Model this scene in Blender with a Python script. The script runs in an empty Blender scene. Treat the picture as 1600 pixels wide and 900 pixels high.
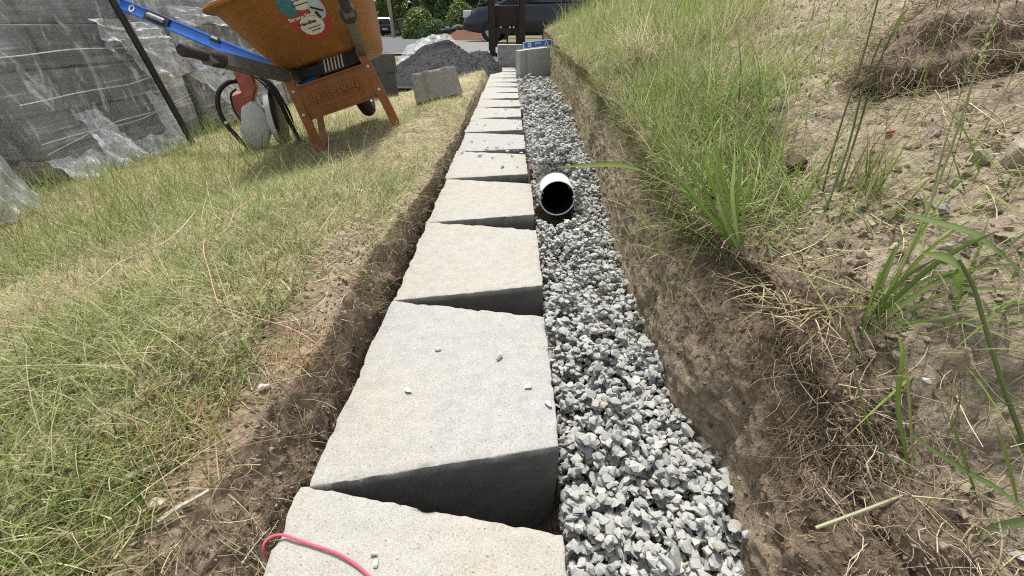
import bpy, bmesh, math, random
import numpy as np
from mathutils import Vector, Matrix, Euler

# ------------------------------------------------------------------ camera, world, sun, exposure
SC = bpy.context.scene
COL = SC.collection
R = math.radians
rng = np.random.default_rng(7)
random.seed(7)
CAM_H = 0.464
PITCH = math.atan(406 / 640)
cam = bpy.data.cameras.new('camera')
cam.sensor_width = 36.0
cam.lens = 36.0 * 640 / 1600
cam.clip_start = 0.02
cam.clip_end = 2000
cam_ob = bpy.data.objects.new('camera', cam)
cam_ob.location = (0, 0, CAM_H)
cam_ob.rotation_euler = (math.pi / 2 - PITCH, 0, 0)
COL.objects.link(cam_ob)
SC.camera = cam_ob

SUN_EL, SUN_AZ = R(68), R(-16)          # azimuth measured clockwise from +Y (ahead of the camera)
W = bpy.data.worlds.new('World')
SC.world = W
W.use_nodes = True
nt = W.node_tree
bg = nt.nodes['Background']
sky = nt.nodes.new('ShaderNodeTexSky')
sky.sky_type = 'NISHITA'
sky.sun_disc = False
sky.sun_elevation = SUN_EL
sky.sun_rotation = SUN_AZ % (2 * math.pi)
sky.dust_density = 3.0
sky.ozone_density = 0.6
haz = nt.nodes.new('ShaderNodeHueSaturation')          # thin white haze over the whole sky
haz.inputs['Saturation'].default_value = .38
nt.links.new(sky.outputs[0], haz.inputs['Color'])
nt.links.new(haz.outputs[0], bg.inputs[0])
bg.inputs[1].default_value = 0.15
sl = bpy.data.lights.new('sun', 'SUN')
sl.energy = 3.3
sl.angle = R(7)
sl.color = (1.0, 0.965, 0.91)
so = bpy.data.objects.new('sun', sl)
sd = Vector((math.sin(SUN_AZ) * math.cos(SUN_EL), math.cos(SUN_AZ) * math.cos(SUN_EL), math.sin(SUN_EL)))
so.rotation_euler = (-sd).to_track_quat('-Z', 'Y').to_euler()
so.location = sd * 30
COL.objects.link(so)
SC.view_settings.view_transform = 'Standard'
SC.view_settings.look = 'None'
SC.view_settings.exposure = 0.58
SC.view_settings.gamma = 1.0
SC.view_settings.use_curve_mapping = False
SC.cycles.max_bounces = 8
SC.cycles.transparent_max_bounces = 24
SC.cycles.use_denoising = False
SC.cycles.filter_width = 1.1
SC.cycles.sample_clamp_indirect = 4.0

# ------------------------------------------------------------------ helpers: noise
def _hash(ix, iy, iz):
    with np.errstate(over='ignore'):
        n = ix.astype(np.int64) * 374761393 + iy.astype(np.int64) * 668265263 + iz.astype(np.int64) * 2147483647
        n = (n ^ (n >> 13)) * 1274126177
        n = n ^ (n >> 16)
    return (n & 0xffff) / 65535.0

def vnoise(P):
    P = np.asarray(P, float)
    i = np.floor(P); f = P - i; f = f * f * (3 - 2 * f); i = i.astype(np.int64)
    r = 0
    for dx in (0, 1):
        for dy in (0, 1):
            for dz in (0, 1):
                w = (f[..., 0] if dx else 1 - f[..., 0]) * (f[..., 1] if dy else 1 - f[..., 1]) * (f[..., 2] if dz else 1 - f[..., 2])
                r = r + w * _hash(i[..., 0] + dx, i[..., 1] + dy, i[..., 2] + dz)
    return r * 2 - 1

def fbm(P, octs=4, gain=.5):
    P = np.asarray(P, float); a = 1; s = 0; t = 0
    for k in range(octs):
        s = s + a * vnoise(P * 2 ** k + 17.3 * k); t += a; a *= gain
    return s / t

def smooth(a, b, x):
    t = np.clip((x - a) / (b - a), 0, 1)
    return t * t * (3 - 2 * t)

# ------------------------------------------------------------------ helpers: objects
def tag(o, label=None, cat=None, group=None, kind=None):
    if label: o['label'] = label
    if cat: o['category'] = cat
    if group: o['group'] = group
    if kind: o['kind'] = kind
    return o

def empty(name, loc=(0, 0, 0), rz=0, label=None, cat=None, group=None):
    o = bpy.data.objects.new(name, None)
    COL.objects.link(o); o.location = loc; o.rotation_euler = (0, 0, rz)
    o.empty_display_size = .05
    return tag(o, label, cat, group)

def link(name, me, mat=None, parent=None):
    o = bpy.data.objects.new(name, me)
    COL.objects.link(o)
    if mat is not None and len(me.materials) == 0:
        me.materials.append(mat)
    if parent is not None: o.parent = parent
    return o

def mesh_np(name, V, F, mat=None, parent=None, smooth_=False, col=None):
    """V (n,3); F list of index arrays, each (m,k); col (n,3) point colours"""
    me = bpy.data.meshes.new(name)
    V = np.asarray(V, np.float32)
    F = [np.asarray(f, np.int32) for f in (F if isinstance(F, (list, tuple)) else [F]) if len(f)]
    loops = np.concatenate([f.ravel() for f in F])
    sizes = np.concatenate([np.full(len(f), f.shape[1], np.int32) for f in F])
    starts = np.concatenate([[0], np.cumsum(sizes)[:-1]]).astype(np.int32)
    me.vertices.add(len(V)); me.vertices.foreach_set('co', V.ravel())
    me.loops.add(len(loops)); me.loops.foreach_set('vertex_index', loops)
    me.polygons.add(len(sizes)); me.polygons.foreach_set('loop_start', starts)
    me.polygons.foreach_set('loop_total', sizes)
    me.update(calc_edges=True)
    me.polygons.foreach_set('use_smooth', np.full(len(sizes), smooth_, bool))
    if col is not None:
        a = me.color_attributes.new('tone', 'FLOAT_COLOR', 'POINT')
        c4 = np.ones((len(V), 4), np.float32); c4[:, :3] = col
        a.data.foreach_set('color', c4.ravel())
    me.validate()
    return link(name, me, mat, parent)

class MB:
    """collects shapes and links them as one mesh"""
    def __init__(s): s.V = []; s.Q = []; s.T = []; s.n = 0; s.N = []
    def add(s, V, quads=(), tris=(), ngons=()):
        V = [tuple(v) for v in V]
        s.V += V
        s.Q += [tuple(i + s.n for i in q) for q in quads]
        s.T += [tuple(i + s.n for i in q) for q in tris]
        s.N += [tuple(i + s.n for i in q) for q in ngons]
        s.n += len(V)
        return s
    def box(s, c, d, M=None, bev=0.0):
        bm = bmesh.new()
        bmesh.ops.create_cube(bm, size=1)
        for v in bm.verts: v.co = Vector((v.co.x * d[0], v.co.y * d[1], v.co.z * d[2]))
        if bev:
            bmesh.ops.bevel(bm, geom=bm.edges[:], offset=bev, segments=2, affect='EDGES', profile=.5)
        T = Matrix.Translation(c) @ (M.to_4x4() if M is not None else Matrix.Identity(4))
        return s.bm(bm, T)
    def bm(s, bm, T=Matrix.Identity(4)):
        bm.verts.index_update()
        V = [T @ v.co for v in bm.verts]
        s.add(V, ngons=[[v.index for v in f.verts] for f in bm.faces])
        bm.free()
        return s
    def tube(s, pts, r, n=10, cap=True, sq=None):
        """sweep a circle (or a rectangle sq=(w,h)) along pts; r number or list"""
        P = [Vector(p) for p in pts]
        rr = r if isinstance(r, (list, tuple)) else [r] * len(P)
        rings = []; up = None
        for i, p in enumerate(P):
            t = (P[min(i + 1, len(P) - 1)] - P[max(i - 1, 0)]).normalized()
            if up is None:
                up = Vector((0, 0, 1)) if abs(t.z) < .9 else Vector((0, 1, 0))
            a = t.cross(up).normalized(); b = a.cross(t).normalized(); up = b
            if sq:
                rings.append([p + a * sx * sq[0] / 2 + b * sy * sq[1] / 2 for sx, sy in ((-1, -1), (1, -1), (1, 1), (-1, 1))])
            else:
                rings.append([p + (a * math.cos(2 * math.pi * k / n) + b * math.sin(2 * math.pi * k / n)) * rr[i] for k in range(n)])
        m = 4 if sq else n
        V = [v for g in rings for v in g]
        Q = [(i * m + k, i * m + (k + 1) % m, (i + 1) * m + (k + 1) % m, (i + 1) * m + k) for i in range(len(P) - 1) for k in range(m)]
        N = []
        if cap: N = [tuple(range(m))[::-1], tuple((len(P) - 1) * m + k for k in range(m))]
        return s.add(V, quads=Q, ngons=N)
    def lathe(s, prof, n=32, M=None, closed=False):
        """prof [(r, z)] round local z"""
        T = M.to_4x4() if M is not None else Matrix.Identity(4)
        V = [T @ Vector((r * math.cos(2 * math.pi * k / n), r * math.sin(2 * math.pi * k / n), z)) for r, z in prof for k in range(n)]
        m = len(prof)
        Q = [(i * n + k, i * n + (k + 1) % n, ((i + 1) % m) * n + (k + 1) % n, ((i + 1) % m) * n + k) for i in range(m if closed else m - 1) for k in range(n)]
        return s.add(V, quads=Q)
    def prism(s, poly, y0, y1, axis='y'):
        """extrude a polygon [(a,b)]: axis y -> a=x, b=z ; axis x -> a=y, b=z; axis z -> a=x, b=y"""
        n = len(poly)
        f = {'y': lambda a, b, t: (a, t, b), 'x': lambda a, b, t: (t, a, b), 'z': lambda a, b, t: (a, b, t)}[axis]
        V = [f(a, b, y0) for a, b in poly] + [f(a, b, y1) for a, b in poly]
        return s.add(V, quads=[(k, (k + 1) % n, n + (k + 1) % n, n + k) for k in range(n)], ngons=[tuple(range(n)), tuple(range(2 * n - 1, n - 1, -1))])
    def mesh(s, name, sm=False):
        me = bpy.data.meshes.new(name)
        me.from_pydata(s.V, [], s.Q + s.T + s.N)
        me.update()
        bm = bmesh.new(); bm.from_mesh(me)
        bmesh.ops.recalc_face_normals(bm, faces=bm.faces[:])
        bm.to_mesh(me); bm.free()
        if sm:
            me.polygons.foreach_set('use_smooth', np.ones(len(me.polygons), bool))
            try: me.set_sharp_from_angle(angle=R(40))
            except Exception: pass
        return me
    def build(s, name, mat, parent=None, sm=False):
        return link(name, s.mesh(name, sm), mat, parent)

# ------------------------------------------------------------------ helpers: materials
class NT:
    def __init__(s, name, rough=.8, spec=.3):
        s.m = bpy.data.materials.new(name); s.m.use_nodes = True
        s.t = s.m.node_tree; s.b = s.t.nodes['Principled BSDF']; s.o = s.t.nodes['Material Output']
        s.b.inputs['Roughness'].default_value = rough
        s.b.inputs['Specular IOR Level'].default_value = spec
        s.co = None
    def n(s, typ, **k):
        x = s.t.nodes.new(typ)
        for a, v in k.items(): setattr(x, a, v)
        return x
    def l(s, a, b): s.t.links.new(a, b)
    def coord(s, scale=(1, 1, 1), kind='Object'):
        tc = s.n('ShaderNodeTexCoord'); mp = s.n('ShaderNodeMapping')
        mp.inputs['Scale'].default_value = scale
        s.l(tc.outputs[kind], mp.inputs['Vector'])
        return mp.outputs['Vector']
    def noise(s, scale, detail=4, rough=.6, vec=None, out='Fac', dist=0):
        x = s.n('ShaderNodeTexNoise')
        x.inputs['Scale'].default_value = scale; x.inputs['Detail'].default_value = detail
        x.inputs['Roughness'].default_value = rough; x.inputs['Distortion'].default_value = dist
        if vec is None: vec = s.coord()
        s.l(vec, x.inputs['Vector'])
        return x.outputs[out]
    def vor(s, scale, vec=None, out='Distance', feature='F1'):
        x = s.n('ShaderNodeTexVoronoi', feature=feature)
        x.inputs['Scale'].default_value = scale
        if vec is None: vec = s.coord()
        s.l(vec, x.inputs['Vector'])
        return x.outputs[out]
    def ramp(s, fac, stops):
        x = s.n('ShaderNodeValToRGB'); e = x.color_ramp.elements
        while len(e) < len(stops): e.new(.5)
        for q, (p, c) in zip(e, stops):
            q.position = p; q.color = (*c, 1) if not isinstance(c, (int, float)) else (c, c, c, 1)
        s.l(fac, x.inputs['Fac'])
        return x.outputs['Color']
    def mix(s, fac, a, b, mode='MIX'):
        x = s.n('ShaderNodeMix', data_type='RGBA', blend_type=mode)
        for v, i in ((fac, x.inputs[0]), (a, x.inputs[6]), (b, x.inputs[7])):
            if isinstance(v, (int, float)): i.default_value = v
            elif isinstance(v, tuple): i.default_value = (*v, 1)
            else: s.l(v, i)
        return x.outputs[2]
    def math(s, op, a, b=0.0):
        x = s.n('ShaderNodeMath', operation=op)
        for v, i in ((a, x.inputs[0]), (b, x.inputs[1])):
            if isinstance(v, (int, float)): i.default_value = v
            else: s.l(v, i)
        return x.outputs[0]
    def attr(s, name='tone', out='Color'):
        x = s.n('ShaderNodeAttribute'); x.attribute_name = name
        return x.outputs[out]
    def rand(s):
        return s.n('ShaderNodeObjectInfo').outputs['Random']
    def color(s, c):
        if isinstance(c, tuple): s.b.inputs['Base Color'].default_value = (*c, 1)
        else: s.l(c, s.b.inputs['Base Color'])
        return s
    def bump(s, h, strength=.5, dist=.01):
        x = s.n('ShaderNodeBump'); x.inputs['Strength'].default_value = strength; x.inputs['Distance'].default_value = dist
        s.l(h, x.inputs['Height'])
        s.l(x.outputs[0], s.b.inputs['Normal'])
        return s

def simple(name, c, rough=.6, spec=.4, metal=0, var=.15, scale=30, bump=0.0, bdist=.002):
    t = NT(name, rough, spec)
    t.b.inputs['Metallic'].default_value = metal
    n = t.noise(scale, 5)
    lo = tuple(x * (1 - var) for x in c); hi = tuple(min(1, x * (1 + var)) for x in c)
    t.color(t.ramp(n, [(.3, lo), (.7, hi)]))
    if bump: t.bump(n, bump, bdist)
    return t.m

def mat_leaf(name, trans=.45, rough=.55):
    t = NT(name, rough, .25)
    c = t.attr()
    t.color(c)
    tr = t.n('ShaderNodeBsdfTranslucent'); t.l(c, tr.inputs['Color'])
    mx = t.n('ShaderNodeMixShader'); mx.inputs[0].default_value = trans
    t.l(t.b.outputs[0], mx.inputs[1]); t.l(tr.outputs[0], mx.inputs[2]); t.l(mx.outputs[0], t.o.inputs['Surface'])
    return t.m

def mat_tone(name, rough=.9, spec=.2, bs=.6, bscale=300, bdist=.002, var=.25, vscale=120):
    t = NT(name, rough, spec)
    v = t.noise(vscale, 5, .65)
    t.color(t.mix(1.0, t.attr(), t.ramp(v, [(.25, 1 - var), (.75, 1 + var)]), 'MULTIPLY'))
    t.bump(t.noise(bscale, 5, .7), bs, bdist)
    return t.m

def mat_concrete(name, base, dark=.75, grain=420, bump=.5, tone=False):
    t = NT(name, .95, .15)
    v = t.coord()
    off = t.n('ShaderNodeVectorMath', operation='ADD')
    t.l(v, off.inputs[0])
    cmb = t.n('ShaderNodeCombineXYZ'); r = t.math('MULTIPLY', t.rand(), 37.0)
    for k in range(3): t.l(r, cmb.inputs[k])
    t.l(cmb.outputs[0], off.inputs[1]); v = off.outputs[0]
    g = t.noise(grain, 4, .8, v)
    big = t.noise(5, 4, .6, v)
    mid = t.noise(45, 4, .7, v)
    c = t.ramp(g, [(.25, tuple(x * .40 for x in base)), (.42, tuple(x * .84 for x in base)), (.58, base), (.74, tuple(min(1, x * 1.35) for x in base))])
    warm = t.ramp(big, [(.35, (1.0, 1.0, .99)), (.5, (1.01, .995, .96)), (.68, (1.03, .98, .88))])
    c = t.mix(1.0, c, warm, 'MULTIPLY')
    c = t.mix(1.0, c, t.ramp(mid, [(.3, dark), (.6, 1.0)]), 'MULTIPLY')
    rv = t.ramp(t.rand(), [(0, (.96, .965, .98)), (.4, (1, 1, 1)), (1, (1.02, 1.0, .955))])
    c = t.mix(1.0, c, rv, 'MULTIPLY')
    pit = t.ramp(t.vor(330, v), [(.0, 0.0), (.25, 1.0)])
    pitm = t.ramp(t.noise(330, 2, .5, v), [(.66, 1.0), (.74, 0.0)])
    c = t.mix(1.0, c, t.mix(pitm, (.45, .43, .4), (1.0, 1.0, 1.0)), 'MULTIPLY')
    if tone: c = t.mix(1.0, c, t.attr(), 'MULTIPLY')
    t.color(c)
    h = t.math('ADD', t.math('MULTIPLY', g, .7), t.math('ADD', mid, t.math('MULTIPLY', pit, .15)))
    t.bump(h, bump, .004)
    return t.m

M = {}
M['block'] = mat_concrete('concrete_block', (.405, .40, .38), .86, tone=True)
M['block_grey'] = mat_concrete('grey_concrete', (.18, .18, .182), .55)
M['block_dark'] = mat_concrete('dark_concrete', (.12, .12, .125), .7)
M['ground'] = mat_tone('soil', .97, .1, 1.0, 130, .008, .45, 140)
M['grass'] = mat_leaf('grass_blades')
M['root'] = mat_leaf('roots', .1, .8)
M['stone'] = mat_tone('crushed_stone', .9, .2, .5, 420, .0015, .22, 260)
M['clod'] = mat_tone('soil_clods', .97, .1, .8, 400, .002, .3, 200)

# ------------------------------------------------------------------ the ground: one swept sheet with the trench cut into it
def lerp_tab(tab, y):
    t = np.array(tab, float)
    return np.stack([np.interp(y, t[:, 0], t[:, k]) for k in range(1, t.shape[1])], -1)

FLOOR_R = [(-1, .27), (.2, .275), (.30, .29), (.37, .305), (.46, .26), (.53, .255), (.9, .27), (1.6, .32), (3, .38), (4.7, .42), (7, .46), (9, .5)]
LIP_R = [(-1, .40, .04), (.15, .385, .05), (.25, .362, .08), (.30, .350, .13), (.36, .332, .165), (.42, .318, .20), (.66, .308, .21), (1.09, .330, .232), (1.55, .36, .235), (2.48, .40, .28), (4.5, .445, .31), (5.9, .465, .42), (8, .5, .45), (10, .6, .3)]
GRAVEL_Z = [(-1, -.10), (.2, -.10), (.5, -.07), (.8, -.045), (1.2, -.02), (3, .0), (9, .0)]
LIP_L = [(-1, -.34, .03), (.2, -.33, .045), (.36, -.30, .058), (.5, -.285, .075), (.62, -.276, .092), (.92, -.268, .08), (1.33, -.265, .06), (2.2, -.268, .035), (3, -.285, .045), (5, -.32, .05), (7.5, -.36, .03), (9, -.4, 0)]

def far_z(y):
    return np.interp(y, [7, 16, 50, 90, 400], [0, .05, -.35, -.6, -1.5])

def build_ground():
    ys = [-14, -8, -4, -2, -1.2]
    y = -.9
    while y < .12: ys.append(y); y += .03
    while y < 9: ys.append(y); y += max(.0052, .0085 * (y + .1))
    while y < 420: ys.append(y); y *= 1.07
    ys = np.array(ys); ny = len(ys)
    fr = lerp_tab(FLOOR_R, ys)[:, 0]; lr = lerp_tab(LIP_R, ys); gz = lerp_tab(GRAVEL_Z, ys)[:, 0]; ll = lerp_tab(LIP_L, ys)
    wob = fbm(np.stack([ys * 3.1, ys * 0 + 3, ys * 0], -1), 3); wob2 = fbm(np.stack([ys * 4.3, ys * 0 + 9, ys * 0], -1), 3)
    nearm = 1 - smooth(7.2, 8.6, ys)
    fr = fr + .014 * wob * nearm; lrx = lr[:, 0] + .022 * wob2 * nearm; lrz = lr[:, 1] + .015 * wob * nearm
    llx = ll[:, 0] + (.012 * wob2 - .022 * np.clip(fbm(np.stack([ys * 9, ys * 0 + 21, ys * 0], -1), 3), 0, 1)) * nearm; llz = ll[:, 1] + .012 * wob * nearm
    fz = far_z(ys)
    def mixz(z): return z * nearm + fz * (1 - nearm)
    cp = []   # control points per row
    def c(x, z, n): cp.append((np.broadcast_to(np.asarray(x, float), (ny,)), np.broadcast_to(np.asarray(z, float), (ny,)), n))
    near = 1 - smooth(1.0, 2.0, ys)
    c(-420, mixz(-.5), 0); c(-40, mixz(-.4), 6); c(-8, mixz(-.33), 10); c(-4, mixz(-.28), 12)
    c(-2.4, mixz(-.20), 28); c(-1.6, mixz(-.165 + .02 * near), 28)
    c(-1.04, mixz(-.10 + .06 * near), 34); c(-.74, mixz(-.03 + .075 * near), 34); c(-.5, mixz(.035 + .045 * near), 40)
    c(llx - .03, mixz(llz), 40); c(llx, mixz(llz - .006), 12)
    c(llx * .5 - .129, mixz(llz * .4 - .03), 18); c(-.2545, mixz(-.09), 16); c(-.235, mixz(-.12), 4)
    c(-.21, mixz(-.205), 3); c(.04, mixz(-.205), 5); c(.075, mixz(gz - .06), 4); c(fr - .02, mixz(gz - .05), 14)
    c(fr, mixz(gz - .02), 7); c(fr + .010, mixz(gz * .6 + lrz * .15), 18); c(fr * .5 + lrx * .5, mixz(lrz * .5), 26); c(lrx + .014, mixz(lrz * .8), 20)
    c(lrx + .012, mixz(lrz - .022), 12); c(lrx - .010, mixz(lrz - .008), 10); c(lrx + .004, mixz(lrz + .006), 8); c(lrx + .07, mixz(lrz + .026), 16)
    hill = .33
    c(lrx + .35, mixz(lrz + .026 + .28 * hill), 44); c(lrx + .9, mixz(lrz + .026 + .83 * hill), 54); c(lrx + 1.7, mixz(lrz + .54), 40)
    c(lrx + 3, mixz(lrz + .82), 24); c(8, mixz(1.25), 12); c(40, mixz(1.5), 8); c(420, mixz(1.5), 6)
    Xs = [cp[0][0]]; Zs = [cp[0][1]]
    for (x0, z0, _), (x1, z1, n) in zip(cp[:-1], cp[1:]):
        for k in range(1, n + 1):
            t = k / n
            Xs.append(x0 + (x1 - x0) * t); Zs.append(z0 + (z1 - z0) * t)
    X = np.stack(Xs, 1); Z = np.stack(Zs, 1); nx = X.shape[1]
    for it in range(2):                   # round the corners of the profile
        Z[:, 1:-1] = (Z[:, :-2] + 2 * Z[:, 1:-1] + Z[:, 2:]) / 4
        X[:, 1:-1] = (X[:, :-2] + 2 * X[:, 1:-1] + X[:, 2:]) / 4
    Y = np.repeat(ys[:, None], nx, 1)
    P = np.stack([X, Y, Z], -1)
    gx = np.gradient(P, axis=1); gy = np.gradient(P, axis=0)
    N = np.cross(gx, gy); N /= np.linalg.norm(N, axis=-1, keepdims=True) + 1e-12
    # relief
    nm = nearm[:, None]
    lx = lrx[:, None]; lz = lrz[:, None]; f_ = fr[:, None]; L_ = llx[:, None]
    wallR = smooth(-.01, .015, X - f_) * (1 - smooth(.0, .07, X - lx)) * nm
    hillR = smooth(.0, .08, X - lx) * nm
    wallL = smooth(-.06, .0, X - L_) * (1 - smooth(-.255, -.24, X)) * nm
    lawn = (1 - smooth(-.06, .0, X - L_)) * nm
    vert = np.stack([X * 8, Y * 26, Z * 5], -1)
    d = wallR * (.012 * fbm(vert, 4) + .011 * fbm(P * 11 + 5, 4) + .015 * fbm(P * 48, 5, .72))
    d += wallR * smooth(.55, .3, Y) * .018 * fbm(P * 24 + 2, 4)
    d += hillR * (.04 * fbm(P * 3.1 + 1, 3) + .022 * fbm(P * 13 + 8, 4) + .012 * fbm(P * 60, 4, .65))
    d += wallL * (.012 * fbm(P * 22 + 3, 4) + .006 * fbm(P * 70 + 3, 3))
    d += lawn * (.018 * fbm(P * 3.7 + 9, 3) + .006 * fbm(P * 30, 3))
    d += lawn * smooth(-.75, -.45, X) * smooth(1.3, 1.9, Y) * (1 - smooth(2.6, 3.4, Y)) * (.03 * fbm(P * 9 + 4, 3) + .02)
    fade = 1 - smooth(6, 9, Y)
    P = P + N * (d * fade)[..., None]
    X, Z = P[..., 0], P[..., 2]
    # soil colours (what the soil is, strata and dryness)
    n1 = fbm(P * 5 + 2, 4)[..., None]; n2 = fbm(P * 26 + 7, 3)[..., None]; n3 = fbm(P * 90, 2)[..., None]
    A = lambda *c: np.array(c)
    thatch = A(.36, .315, .19) * (1 + .35 * n2) + .05 * n1 * A(1, .9, .6)
    topsoil = A(.155, .119, .082) * (1 + .45 * n2 + .25 * n3)
    clay = A(.285, .228, .16) * (1 + .22 * n1 + .2 * n3)
    sandy = A(.31, .255, .185) * (1 + .25 * n1 + .3 * n2 + .2 * n3)
    e = lambda a: np.clip(a, 0, 1)[..., None]
    C = thatch * np.ones_like(P)
    # left bare strip
    bare_l = smooth(-.42, -.36, X + .05 * n1[..., 0]) * (1 - smooth(.5, .85, Y)) + smooth(-.30, -.27, X + .02 * n1[..., 0])
    C = C * (1 - e(bare_l * nm)) + (topsoil * 1.85) * e(bare_l * nm)
    pale = np.exp(-(((X + .335) / .035) ** 2 + ((Y - .79) / .09) ** 2)) + .8 * np.exp(-(((X + .40) / .05) ** 2 + ((Y - .42) / .06) ** 2))
    C = C * (1 - e(pale * 1.2)) + sandy * e(pale * 1.2)
    low = smooth(-.27, -.255, X)
    C = C * (1 - e(low * nm)) + topsoil * .9 * e(low * nm)
    # right wall: topsoil with roots over tan subsoil
    hgt = (Z - lz) + .03 * n1[..., 0]
    wr = smooth(-.03, .0, X - f_)
    wallc = topsoil * 1.25 * e(smooth(-.13, -.05, hgt)) + clay * (1 - e(smooth(-.13, -.05, hgt)))
    C = C * (1 - e(wr * nm)) + wallc * e(wr * nm)
    up = smooth(.01, .07, X - lx + .03 * n1[..., 0])
    C = C * (1 - e(up * nm)) + sandy * e(up * nm)
    farc = A(.15, .14, .09) * (1 + .3 * n1)
    C = C * e(nm) + farc * (1 - e(nm))
    idx = np.arange(ny * nx).reshape(ny, nx)
    F = np.stack([idx[:-1, :-1], idx[:-1, 1:], idx[1:, 1:], idx[1:, :-1]], -1).reshape(-1, 4)
    ob = mesh_np('ground', P.reshape(-1, 3), F, M['ground'], None, True, np.clip(C.reshape(-1, 3), .01, .8))
    tag(ob, 'trampled lawn and bare dug soil with a narrow trench cut through it', kind='structure')
    # faces for scattering
    Pc = P.reshape(-1, 3)
    a, b, c_, d_ = (Pc[F[:, k]] for k in range(4))
    cr = np.cross(c_ - a, d_ - b); area = np.linalg.norm(cr, axis=1) / 2
    nrm = cr / (np.linalg.norm(cr, axis=1, keepdims=True) + 1e-12)
    return dict(P=P, F=F, Pc=Pc, ctr=(a + b + c_ + d_) / 4, area=area, nrm=nrm, lrx=lx, ys=ys, llx=llx, lrxs=lrx, frs=fr, lrzs=lrz)

G = build_ground()

def ground_z(x, y):
    """highest point of the sheet near x, y"""
    i = int(np.clip(np.searchsorted(G['ys'], y), 1, len(G['ys']) - 1))
    row = G['P'][i]
    j = np.argsort(np.abs(row[:, 0] - x))[:3]
    return float(row[j, 2].max())

def lip_r(y): return np.interp(y, G['ys'], G['lrxs'])
def lip_l(y): return np.interp(y, G['ys'], G['llx'])
def foot_r(y): return np.interp(y, G['ys'], G['frs'])
def lip_rz(y): return np.interp(y, G['ys'], G['lrzs'])

def scatter(density, cap=None):
    """points on the ground sheet; density per m2 is a function of the face centres"""
    lam = np.where(G['ctr'][:, 1] < 12, density(G['ctr']) * G['area'], 0)
    lam = np.nan_to_num(np.clip(lam, 0, 400) * (G['area'] < 1))
    k = rng.poisson(lam)
    f = np.repeat(np.arange(len(k)), k)
    if cap and len(f) > cap: f = rng.choice(f, cap, replace=False)
    u, v = rng.random(len(f))[:, None], rng.random(len(f))[:, None]
    q = G['Pc'][G['F'][f]]
    p = (q[:, 0] * (1 - u) + q[:, 1] * u) * (1 - v) + (q[:, 3] * (1 - u) + q[:, 2] * u) * v
    return p, G['nrm'][f]

# ------------------------------------------------------------------ blades, tubes, stones in bulk
def blades(base, length, width, az, lean, curl, seg=3, fold=0.0):
    """ribbon blades: az = direction of lean, lean = start angle from vertical, curl = extra angle at the tip"""
    n = len(base); V = np.zeros((n, seg + 1, 2, 3)); p = np.array(base, float)
    hx, hy = np.cos(az), np.sin(az)
    tw = az + np.pi / 2 + rng.normal(0, .5, n)
    for k in range(seg + 1):
        t = k / seg
        w = width * (1 - t) ** .7 * .5 if k else width * .42
        if k == seg: w = width * .03
        side = np.stack([np.cos(tw), np.sin(tw), 0 * tw], -1) * np.asarray(w)[:, None]
        V[:, k, 0] = p - side; V[:, k, 1] = p + side
        a = lean + curl * (t + .5 / seg)
        st = length / seg
        p = p + np.stack([hx * np.sin(a), hy * np.sin(a), np.cos(a)], -1) * st[:, None]
    idx = np.arange(n * (seg + 1) * 2).reshape(n, seg + 1, 2)
    F = np.stack([idx[:, :-1, 0], idx[:, :-1, 1], idx[:, 1:, 1], idx[:, 1:, 0]], -1).reshape(-1, 4)
    return V.reshape(-1, 3), F, (seg + 1) * 2

def strands(P, r, sides=3):
    """P (n,m,3) polylines -> thin tubes, tapering"""
    n, m, _ = P.shape
    T = np.gradient(P, axis=1); T /= np.linalg.norm(T, axis=-1, keepdims=True) + 1e-12
    ref = np.where(np.abs(T[..., 2:3]) < .9, np.array([0, 0, 1.]), np.array([1., 0, 0]))
    A = np.cross(T, ref); A /= np.linalg.norm(A, axis=-1, keepdims=True) + 1e-12
    B = np.cross(T, A)
    tap = np.linspace(1, .35, m)[None, :, None]
    V = np.stack([P + (A * math.cos(2 * math.pi * k / sides) + B * math.sin(2 * math.pi * k / sides)) * (np.asarray(r).reshape(-1, 1, 1) * tap) for k in range(sides)], 2)
    idx = np.arange(n * m * sides).reshape(n, m, sides)
    F = np.concatenate([np.stack([idx[:, :-1, k], idx[:, :-1, (k + 1) % sides], idx[:, 1:, (k + 1) % sides], idx[:, 1:, k]], -1).reshape(-1, 4) for k in range(sides)])
    return V.reshape(-1, 3), F, m * sides

def rock_variants(k, pts=15, flat=.62, seed=3):
    r = np.random.default_rng(seed); out = []
    for _ in range(k):
        p = r.normal(size=(pts, 3)); p /= np.linalg.norm(p, axis=1, keepdims=True)
        p *= r.uniform(.86, 1.04, (pts, 1)); p *= np.array([1, r.uniform(.65, .95), r.uniform(flat - .2, flat + .08)])
        bm = bmesh.new()
        for q in p: bm.verts.new(q)
        res = bmesh.ops.convex_hull(bm, input=bm.verts[:])
        bmesh.ops.delete(bm, geom=list({e for e in res['geom_interior'] + res['geom_unused'] if isinstance(e, bmesh.types.BMVert)}), context='VERTS')
        bmesh.ops.triangulate(bm, faces=bm.faces[:])
        bm.verts.index_update()
        out.append((np.array([v.co[:] for v in bm.verts]), np.array([[v.index for v in f.verts] for f in bm.faces])))
        bm.free()
    return out
ROCKS = rock_variants(28)

def rot_rand(n, tilt=3.2):
    q = rng.normal(size=(n, 4)); q /= np.linalg.norm(q, axis=1, keepdims=True)
    w, x, y, z = q.T
    return np.stack([np.stack([1 - 2 * (y * y + z * z), 2 * (x * y - z * w), 2 * (x * z + y * w)], -1),
                     np.stack([2 * (x * y + z * w), 1 - 2 * (x * x + z * z), 2 * (y * z - x * w)], -1),
                     np.stack([2 * (x * z - y * w), 2 * (y * z + x * w), 1 - 2 * (x * x + y * y)], -1)], 1)

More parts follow.
